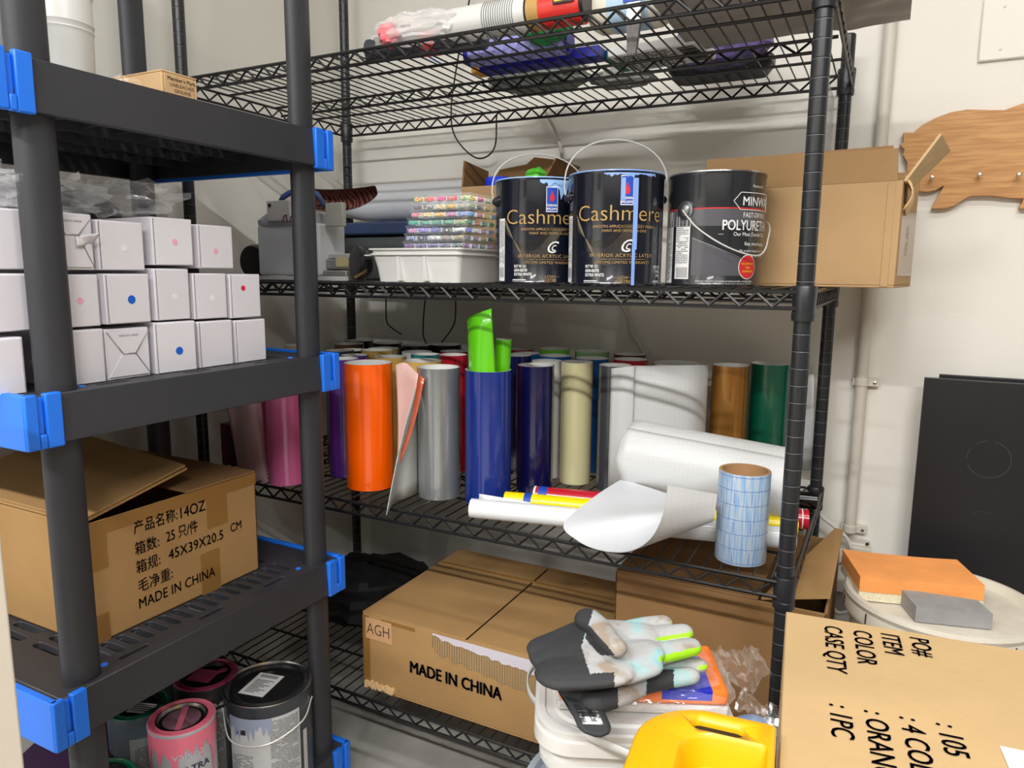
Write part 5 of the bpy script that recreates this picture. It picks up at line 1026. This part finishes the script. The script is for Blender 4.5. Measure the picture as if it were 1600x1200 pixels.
for px, py in ((1456, 278), (1530, 274), (1591, 274), (1650, 274)):
    p = W(px, py, Y=1.735); pg = MB().lathe([(.0001, 0), (.0022, 0), (.0022, .012), (.0042, .014), (.0046, .018), (.0030, .0205), (.0001, .021)], 16, M=Matrix.Translation((p.x, 1.742, p.z)) @ Matrix.Rotation(PI/2, 4, 'X')).build('peg', mat('peg_nickel', (206, 196, 176), .3, .8), t)
# two black boards leaning by the wall
BB = mat('black_board', (25, 25, 28), .42, bump=.1, bscale=30, var=.15, vscale=5)
t = thing('black_board', 'large black board with a faint circular scratch, standing against the wall', 'board', (.40, 1.70, 0)); x0 = W(1445, 588, Y=1.70).x; z0 = W(1445, 590, Y=1.70).z
MB().box(x0, x0+.66, 1.697, 1.712, 0, z0).build('panel', BB, t, bevel=.0012)
p = W(1545, 718, Y=1.6965); k = MB()
for a0, a1 in ((-160, 80), (95, 130), (150, 185)):
    k.grid(lambda u, v: (p.x+(.037+.0012*v)*math.cos(math.radians(a0+(a1-a0)*u)), 1.6966, p.z+(.037+.0012*v)*math.sin(math.radians(a0+(a1-a0)*u))), 40, 1)
p = W(1535, 815, Y=1.6965); k.grid(lambda u, v: (p.x+(.025+.0008*v)*math.cos(math.radians(60+80*u)), 1.6966, p.z+(.02+.0008*v)*math.sin(math.radians(60+80*u))), 16, 1)
k.build('scratch_mark', mat('scratch', (66, 66, 68), .6), t, smooth=0)
x0 = W(1468, 586, Y=1.73).x; z0 = W(1468, 585, Y=1.73).z
one(MB().box(x0, x0+.62, 1.728, 1.742, 0, z0), 'black_board', BB, 'second black board behind the large scratched one, only its top edge showing', 'board', (x0+.3, 1.735, 0), bevel=.0012)
# ---------------------------------------------------------------- white pail with orange float and sanding block
t = thing('white_pail', 'large round white pail with a dusty lid beside the rack, an orange float on it', 'bucket', (.127, 1.44, .14)); c = t.location; zl = H-.567; PL = mat('pail_white', (216, 212, 202), .45, var=.03, vscale=12)
hh = zl-.14
MB().lathe([(.0001, 0), (.128, 0), (.131, .004), (.143, hh-.05), (.1475, hh-.048), (.1475, hh-.040), (.144, hh-.038), (.145, hh-.03)], 64, c).build('pail_body', PL, t)
ld = MB().lathe([(.146, hh-.034), (.156, hh-.036), (.158, hh-.028), (.154, hh-.012), (.157, hh-.004), (.154, hh+.003), (.146, hh+.004), (.141, hh-.004), (.136, hh-.010), (.0001, hh-.010)], 64, c).build('lid', mat('lid_dusty', (210, 203, 188), .6, bump=.2, bscale=60, var=.10, vscale=18), t)
for i in range(10):
    a = -2.9+i*.5; s = MB().box(.1575, .1590, -.0008, .0008, hh-.030, hh-.012, M=Matrix.Translation(c) @ Matrix.Rotation(a, 4, 'Z')).build('lid_slit', INK, ld, world=False); s.data.transform(Matrix.Translation(-c))
one(MB().box(-.01, .27, 1.31, 1.57, 0, .139), 'low_carton', CBD, 'low carton under the round white pail', 'box', (.13, 1.44, 0), bevel=.002)
zf = zl-.009
tc4 = [W(1317, 851, Z=-.520), W(1496, 868, Z=-.520), W(1345, 893, Z=-.520), W(1540, 908, Z=-.520)]
tc4 = [tc4[2], tc4[3], tc4[0], tc4[1]]
def slab(mb, top4, z0, z1, n=10, seed=0, curve=0):
    def f(z):
        def g(u, v):
            p = top4[0].lerp(top4[1], u).lerp(top4[2].lerp(top4[3], u), v); return Vector((p.x, p.y, z+curve*((u-.45)**2)*4*.25))
        return g
    mb.grid(f(z1), n, n); mb.grid(f(z0), n, n)
    for fn in (lambda u, v: f(z0+(z1-z0)*v)(u, 0), lambda u, v: f(z0+(z1-z0)*v)(u, 1), lambda u, v: f(z0+(z1-z0)*v)(0, u), lambda u, v: f(z0+(z1-z0)*v)(1, u)): mb.grid(fn, n, 2)
ORS = mat('orange_sponge', (243, 160, 88), .8, bump=.6, bscale=120, var=.10, vscale=14); CRS = mat('cream_foam', (222, 214, 184), .9, bump=1, bscale=220, var=.12, vscale=200)
t = thing('orange_float', 'orange and cream sponge float lying on the round white pail', 'sponge float', (tc4[0]+tc4[3])/2); t.location.z = zf
q = MB(); slab(q, tc4, zf+.0175, zf+.045, curve=.010); q.build('orange_sponge', ORS, t); q = MB(); slab(q, tc4, zf+.001, zf+.0170, curve=.008); q.build('cream_foam', CRS, t)
g4 = [W(1432, 946, Z=-.546), W(1552, 958, Z=-.546), W(1408, 918, Z=-.546), W(1528, 936, Z=-.546)]
t = thing('sanding_block', 'grey sanding block lying on the pail lid in front of the orange float', 'sanding block', (g4[0]+g4[3])/2); t.location.z = zf
q = MB(); slab(q, g4, zf+.001, zf+.028); q.build('block', mat('grey_sanding', (150, 150, 150), .85, bump=.6, bscale=300, var=.10, vscale=30), t)
# ---------------------------------------------------------------- carton with PO# print in the right foreground
rz = math.radians(5.7); ex = Vector((math.cos(rz), math.sin(rz), 0)); ey = Vector((-math.sin(rz), math.cos(rz), 0)); zt = H-.42
P = W(1228, 955, Z=-.42); L, D = .52, .46; cx = P+ex*(L/2)-ey*(D/2); cx.z = 0
t = carton('order_carton', 'big tan carton with PO#, ITEM and COLOR printed on its top, right foreground', 'box', cx, L, D, zt-.003, rz, cardboard('carton_tan', (194, 164, 120)), top=False)
MB().box(-L/2, L/2, -D/2, D/2, zt-.003, zt).build('top_panel', MATS['carton_tan'], t, world=False, bevel=.0015)
rd = Vector((.0993, -.995, 0)).normalized(); ud = ex; k = MB()
def ctx_(s, px, py, size=.0285, sx=.84): ptext(k, s, size, W(px, py, Z=-.4192), rd, ud, sx=sx, bold=.022, align='LEFT')
ctx_('CASE QTY', 1288, 976); ctx_('COLOR', 1333, 983); ctx_('ITEM', 1376, 988); ctx_('PO#', 1421, 994)
ctx_(': 1PC', 1296, 1098, .0285, .9); ctx_(': ORANGE', 1350, 1108, .0285, .9); ctx_(': 4 COLOR', 1405, 1118, .0285, .9); ctx_(': 105', 1462, 1128, .0285, .9)
o = k.build('printed_text', mat('dark_brown_print', (74, 62, 58), .7), None, smooth=0); o.data.transform(Matrix.Rotation(-rz, 4, 'Z') @ Matrix.Translation(-cx)); o.parent = t
lbq = W(1562, 1165, Z=-.4188); k = MB(); M = Matrix.Translation(Vector((lbq.x, lbq.y, zt+.0006))) @ Matrix.Rotation(rz, 4, 'Z'); k.box(0, .11, -.16, 0, 0, .0006, 0, M); [k.box(.012, .09, -.03-.012*i, -.027-.012*i, .0006, .0008, 1, M) for i in range(8)]
o = k.build('shipping_label', [WHITE, mat('label_grey', (120, 122, 126), .6)], None, smooth=0); o.data.transform(Matrix.Rotation(-rz, 4, 'Z') @ Matrix.Translation(-cx)); o.parent = t
# ---------------------------------------------------------------- yellow tub lid
YP = mat('yellow_plastic', (236, 172, 0), .38, coat=.2)
yz = H-.40; ed = ex.copy(); pd = -ey; XW, YW = .118, .30
O = Vector((-.0585, .645, 0))-ed*(XW)
def yl(x, y, z): return O+ed*x+pd*y+Vector((0, 0, yz+z))
def rrl(x0, x1, y0, y1, r, z, n=8):
    o = []; rs = .006
    for cx_, cy_, a0, q in ((x1-rs, y1-rs, 0, rs), (x0+rs, y1-rs, 90, rs), (x0+r, y0+r, 180, r), (x1-rs, y0+rs, 270, rs)):
        for i in range(n+1): a = math.radians(a0+90*i/n); o.append(yl(cx_+q*math.cos(a), cy_+q*math.sin(a), z))
    return o
t = thing('yellow_tub', 'yellow plastic tub with a slotted rim in front of the tan carton', 'tub', yl(.06, .12, -yz))
q = MB(); x0_ = 0
rings = [rrl(.012, XW, .008, YW, .052, -yz), rrl(.004, XW, .004, YW, .060, -.05), rrl(0, XW, 0, YW, .064, -.012), rrl(.002, XW, .001, YW, .063, -.002), rrl(.005, XW-.002, .004, YW-.002, .060, 0)]
inn = [rrl(.040, XW-.006, .036, YW-.01, .030, 0), rrl(.043, XW-.007, .039, YW-.012, .028, -.004), rrl(.046, XW-.008, .043, YW-.014, .026, -.028), rrl(.051, XW-.010, .048, YW-.018, .021, -.030)]
loft(q, rings+inn, cap0=True, cap1=True); yb_ = q.build('tub_body', YP, t, smooth=50)
pc = W(1122, 1137, Z=-.40); k = MB(); ang = math.atan2(ed.y, ed.x)
def stad2(cx_, r, hx, n=10):
    o = []
    for s, a0 in ((1, -90), (-1, 90)):
        for i in range(n+1): a = math.radians(a0+180*i/n); o.append((s*(hx-r)+r*math.cos(a), r*math.sin(a)))
    return o
so = stad2(0, .0085, .0235); M = Matrix.Translation(Vector((pc.x, pc.y, yz))) @ Matrix.Rotation(ang, 4, 'Z')
# cut the slot for real
k.prism(so, lambda x, y: M @ Vector((x, y, -.008)), (0, 0, .03)); cut = k.build('cut', YP); 
bo = MB(); yb_.data.calc_loop_triangles()
q_ = yb_.modifiers.new('slot', 'BOOLEAN'); q_.object = cut; q_.operation = 'DIFFERENCE'; q_.solver = 'EXACT'; bpy.context.view_layer.update()
me = bpy.data.meshes.new_from_object(yb_.evaluated_get(bpy.context.evaluated_depsgraph_get())); yb_.modifiers.clear(); yb_.data = me
m_ = cut.data; bpy.data.objects.remove(cut); bpy.data.meshes.remove(m_)
k = MB(); k.prism(so, lambda x, y: M @ Vector((x*.99, y*.98, -.0078)), (0, 0, .0004)); k.build('slot_shade', BLACKM, t, smooth=0)  # black sheet painted in as the darkness inside the open slot
# ---------------------------------------------------------------- white bucket with lid, handle, sponge pack, gloves
bz = math.radians(24); c = Vector((-.262, .862, 0)); zl = H-.540
M = Matrix.Translation(c) @ Matrix.Rotation(bz, 4, 'Z')
def sq(hx, hy, r, z, n=6): return [M @ v for v in rr(-hx, hx, -hy, hy, r, z, n)]
BW = mat('bucket_white', (208, 208, 206), .4)
t = thing('white_bucket', 'rounded square white bucket with a ribbed lid under the work gloves', 'bucket', c)
q = MB(); loft(q, [sq(.104, .086, .04, H-.679), sq(.112, .094, .045, zl-.06), sq(.118, .100, .045, zl-.058), sq(.118, .100, .045, zl-.050), sq(.113, .095, .045, zl-.048), sq(.113, .095, .045, zl-.02)], cap1=True); q.build('bucket_body', BW, t)
q = MB(); loft(q, [sq(.121, .103, .045, zl-.030), sq(.125, .107, .048, zl-.028), sq(.124, .106, .048, zl-.012), sq(.121, .103, .048, zl-.010), sq(.122, .104, .048, zl-.002), sq(.119, .101, .048, zl), sq(.112, .094, .045, zl), sq(.110, .092, .045, zl-.004), sq(.100, .082, .04, zl-.004), sq(.098, .080, .04, zl), sq(.092, .074, .04, zl+.001)], cap1=True); q.build('lid', BW, t)
hpts = [W(872, 1026, Y=1.0), W(845, 1032, Y=.94), W(827, 1052, Y=.895), W(826, 1080, Y=.845), W(850, 1110, Y=.795), W(900, 1142, Y=.752), W(960, 1168, Y=.722), W(1005, 1188, Y=.708), W(1040, 1205, Y=.70)]
hb = bez(hpts, 6); nn_ = len(hb)-1
MB().grid(lambda u, v: hb[int(round(u*nn_))]+Vector((0, 0, -.005+.010*v)), nn_, 2).build('handle', BW, t, solid=.002)
# sponge pack
M = Matrix.Translation(Vector((-.252, .868, zl+.001))) @ Matrix.Rotation(bz, 4, 'Z')
t = thing('sponge_pack', 'orange sponge in clear wrap with a blue label, under the gloves', 'sponge pack', (-.252, .868, zl+.001))
MB().box(-.108, .103, -.062, .055, .001, .013, M=M).build('foam_layer', mat('pale_foam', (206, 204, 202), .8, bump=.8, bscale=260), t, bevel=.003)
MB().box(-.107, .102, -.061, .054, .0135, .034, M=M).build('orange_sponge', mat('orange_sponge_deep', (238, 120, 30), .8, bump=.5, bscale=150), t, bevel=.005)
MB().box(.02, .082, -.0615, .02, .0205, .0348, M=M).build('blue_label', mat('label_blue', (24, 40, 190), .35), t, bevel=.001)
g = MB(); 
def wrapf(u, v):
    a = 2*PI*u; kx = .118+.006*nz((math.cos(a)*3, math.sin(a)*3, v*3), 2, 5); ky = .070+.006*nz((math.cos(a)*3, math.sin(a)*3, v*3), 2, 6)
    q = (abs(math.cos(a))**5+abs(math.sin(a))**5)**(-.2); s = math.sin(PI*(.06+.88*v))**.35
    return M @ Vector((kx*q*math.cos(a)*s-.003, ky*q*math.sin(a)*s-.003, .0005+.040*v+.002*nz((u*20, v*5, 2), 1, 3)))
g.grid(wrapf, 60, 12); g.build('clear_wrap', film('pack_film', op=.05, rough=.08, bump=.6, bscale=60), t, smooth=40)
g = MB(); g.grid(lambda u, v: M @ Vector((.110+.055*u, -.03+.085*v+.01*math.sin(9*u), .020+.016*nz((u*5, v*6, 1), 1.3, 7)+.012*u)), 16, 16)
g.grid(lambda u, v: M @ Vector((.108+.05*u+.02*v, -.06-.03*u+.04*v, .012+.014*nz((u*5, v*4, 6), 1.3, 9)-.012*u)), 16, 10)
g.build('wrap_tail', film('tail_film', op=.02, rough=.2, bump=.3, bscale=60), t, smooth=25)
# gloves
SUE = mat('grey_suede', (170, 172, 174), .9, bump=.5, bscale=160)
def stain(m, cols, sc, off):
    nt = m.node_tree; tc = nt.nodes.new('ShaderNodeTexCoord'); mp = nt.nodes.new('ShaderNodeMapping'); mp.inputs['Location'].default_value = off; n = nt.nodes.new('ShaderNodeTexNoise'); n.inputs['Scale'].default_value = sc; n.inputs['Detail'].default_value = 4
    r = nt.nodes.new('ShaderNodeValToRGB'); r.color_ramp.elements.remove(r.color_ramp.elements[0])
    for k_, (p_, c_) in enumerate(cols):
        e = r.color_ramp.elements[0] if k_ == 0 else r.color_ramp.elements.new(p_)
        e.position = p_; e.color = (lin(c_[0]), lin(c_[1]), lin(c_[2]), 1)
    nt.links.new(tc.outputs['Object'], mp.inputs[0]); nt.links.new(mp.outputs[0], n.inputs['Vector']); nt.links.new(n.outputs[0], r.inputs[0]); nt.links.new(r.outputs[0], nt.nodes['Principled BSDF'].inputs['Base Color'])
stain(SUE, [(.34, (150, 192, 196)), (.43, (168, 184, 186)), (.48, (174, 175, 176)), (.58, (172, 172, 172)), (.66, (156, 142, 128))], 22, (.3, .1, .7))
GBL = mat('glove_black', (48, 49, 52), .75, bump=.3, bscale=300); LIME = mat('glove_lime', (160, 226, 30), .6)
def pjv(v):
    d = Vector(v); d.z -= H; z = d.dot(fw); return (800+FPX*d.dot(r2)/z, 600-FPX*d.dot(u2)/z)
def G(px, py, z): return W(px, py, Z=z)
def glove(name, label, parts, classify, mats, loc, vox=.0019):
    mb = blob(parts, vox); t = thing(name, label, 'glove', loc)
    pools = {}
    for f in mb.f:
        cen = sum((mb.v[i] for i in f), Vector())/len(f); nrm = (mb.v[f[1]]-mb.v[f[0]]).cross(mb.v[f[2]]-mb.v[f[0]]); nrm = nrm.normalized() if nrm.length else Vector((0, 0, 1)); pools.setdefault(classify(cen, nrm), []).append(f)
    for (mi, nm), fs in sorted(pools.items(), key=lambda kv: kv[0][1]):
        m2 = MB(); idx = {}
        for f in fs:
            ff = []
            for i in f:
                if i not in idx: idx[i] = len(m2.v); m2.v.append(mb.v[i])
                ff.append(idx[i])
            m2.f.append(tuple(ff)); m2.mi.append(0)
        o = m2.build(nm, mats[mi], t, smooth=70)
    return t
U = Vector((0, 0, 1)); zu = -.452
def fing(pts, z0, z1, ra, rb, fl=.8):
    o = []; n = len(pts)-1
    for i in range(n):
        za, zb_ = z0+(z1-z0)*i/n, z0+(z1-z0)*(i+1)/n; r_a, r_b = ra+(rb-ra)*i/n, ra+(rb-ra)*(i+1)/n
        o.append((G(*pts[i], za), G(*pts[i+1], zb_), r_a, r_b, fl, U))
    return o
# lower glove
lp = []
lp += fing([(905, 1075), (935, 1078), (965, 1070), (1000, 1062)], -.487, -.482, .024, .022, .6)
lp += fing([(930, 1095), (975, 1082), (1005, 1068), (1045, 1060), (1078, 1056)], -.488, -.480, .018, .0125, .75)
lp += fing([(960, 1055), (1020, 1045), (1060, 1038), (1092, 1040)], -.484, -.476, .016, .0115, .75)
lp += fing([(950, 1045), (1010, 1035), (1050, 1025)], -.480, -.476, .016, .011, .75)
def cl(c_, n_):
    px, py = pjv(c_)
    if px < 966 and py > 1052: return (1, 'black_back')
    if 1010 < px < 1053 and py > 1046: return (1, 'black_finger_panel')
    if px > 1020 and py < 1046 and n_.z < .72 and n_.y < 0: return (3, 'lime_finger_side')
    return (0, 'suede_palm')
glove('work_glove', 'lower grey work glove with black and yellow-green panels, mostly covered by the other', lp, cl, [SUE, GBL, SUE, LIME], W(980, 1075, Z=-.50))
# upper glove, palm up
upz = -.446
up_ = []
up_ += fing([(872, 1022), (905, 1012), (945, 1000)], upz-.006, upz, .036, .036, .36)
up_ += fing([(880, 1050), (920, 1048), (950, 1045)], upz-.008, upz-.004, .034, .034, .36)
up_ += fing([(850, 1012), (882, 1000), (915, 986)], upz-.004, upz, .022, .024, .42)
up_ += fing([(925, 990), (960, 990), (1000, 992)], upz, upz+.002, .030, .026, .45)
up_ += fing([(925, 1030), (965, 1030), (1005, 1020)], upz-.004, upz, .034, .026, .42)
up_ += fing([(935, 1052), (975, 1050), (1010, 1040)], upz-.008, upz-.006, .022, .02, .5)
up_ += fing([(985, 985), (1012, 978), (1036, 974)], upz, upz+.004, .0155, .0125, .8)
up_ += fing([(1000, 1000), (1035, 992), (1068, 988)], upz-.002, upz+.002, .0155, .0125, .8)
up_ += fing([(1005, 1028), (1045, 1018), (1080, 1011)], upz-.006, upz-.004, .0165, .0130, .8)
up_ += fing([(1000, 1045), (1020, 1042)], upz-.012, upz-.014, .015, .012, .8)
# curled thumb over the palm
up_ += fing([(918, 968), (935, 980), (950, 1000), (964, 1012)], upz+.020, upz+.024, .017, .0125, .8)
def cu(c_, n_):
    px, py = pjv(c_)
    edge = 925-(py-960)*.34 if py < 1010 else 908+(py-1010)*.32
    th_ = abs((px-925)*.74-(py-985)*.67)
    if py < 1045 and 915 < px < 960 and 968 < py < 1024 and (px-920)*.75-(py-975)*.66 < -1 and (px-920)*.75-(py-975)*.66 > -19: return (1, 'thumb_panel')
    if px < edge: return (1, 'cuff')
    if px > 992 and n_.z < .62 and n_.y < 0 and py < 1034: return (3, 'lime_finger_side')
    if py > 1052+(px-930)*-.06 and px < 1010: return (1, 'black_side') if px < 960 else (0, 'suede_palm')
    return (0, 'suede_palm')
gl = glove('work_glove', 'upper grey work glove lying palm up with black cuff and lime finger sides', up_, cu, [SUE, GBL, SUE, LIME], W(960, 1050, Z=upz-.02))
# wrist strap hanging down in front of the bucket
sp_ = [W(893, 1066, Y=.775), W(908, 1090, Y=.737), W(921, 1117, Y=.714), W(934, 1148, Y=.697)]
ss = bez(sp_, 6); ns = len(ss)-1; wv_ = Vector((.9, .42, 0)).normalized()
def strap(w0, rd_, push):
    def f(u, v):
        i = int(round(u*ns)); ww = w0*(1 if u < .82 else math.sqrt(max(.02, 1-((u-.82)/.18)**2*.96))); return ss[i]+wv_*(ww*(v-.5)*2)+Vector((.18, -.35, .1))*push
    return f
MB().grid(strap(.0185, 0, .01), ns, 6).build('wrist_strap', GBL, gl, solid=.004)
o_ = ss[int(ns*.62)]+Vector((.18, -.35, .1))*.012
MB().grid(lambda u, v: strap(.0115, 0, .020)(.36+.44*u, v), ns, 4).build('white_tag', mat('tag_white', (222, 224, 226), .6), gl, solid=.001)
dn = (ss[-3]-ss[6]).normalized(); k = MB(); up2 = wv_
ptext(k, 'PROJECT', .0085, ss[int(ns*.58)]+Vector((.18, -.35, .1))*.032-wv_*.0058, -dn, wv_*-1, bold=.02, sx=.8); ptext(k, 'SOURCE', .0085, ss[int(ns*.58)]+Vector((.18, -.35, .1))*.032+wv_*.0058, -dn, wv_*-1, bold=.02, sx=.8)
k.build('printed_text', GBL, gl, smooth=0)
cf = blob(fing([(868, 1050), (880, 1075), (898, 1105), (918, 1136)], -.478, -.545, .011, .010, .7)+fing([(880, 1060), (915, 1062), (942, 1072)], -.470, -.480, .012, .012, .8), .0028)
cf.build('inner_cuff', mat('fleece_black', (26, 26, 28), .95, bump=.8, bscale=300), gl, smooth=70)
# buckets peeking out
gc_ = Vector((-.270, .850, 0)); t = thing('grey_bucket', 'bluish grey round pail carrying the white bucket', 'bucket', gc_)
GB = mat('grey_bucket', (164, 172, 184), .4)
MB().lathe([(.0001, 0), (.105, 0), (.108, .004), (.124, H-.75), (.131, H-.745), (.131, H-.735), (.125, H-.73), (.126, H-.715)], 56, gc_).build('bucket_body', GB, t)
MB().lathe([(.126, H-.712), (.133, H-.712), (.134, H-.700), (.131, H-.690), (.128, H-.684), (.120, H-.686), (.116, H-.694), (.108, H-.696), (.104, H-.686), (.096, H-.684), (.0001, H-.684)], 56, gc_).build('lid', GB, t)
t = thing('light_blue_tub', 'light blue round lid showing between the yellow tub and the tan carton', 'tub', (0, 0, 0)); t.location = (-.108, .905, 0); c = t.location
LB = mat('light_blue_plastic', (150, 186, 240), .3, coat=.4)
MB().lathe([(.0001, 0), (.024, 0), (.028, H-.60)], 40, c).build('tub_body', LB, t); MB().lathe([(.0285, H-.605), (.0310, H-.60), (.0315, H-.585), (.028, H-.575), (.018, H-.568), (.0001, H-.566)], 40, c).build('lid', LB, t)
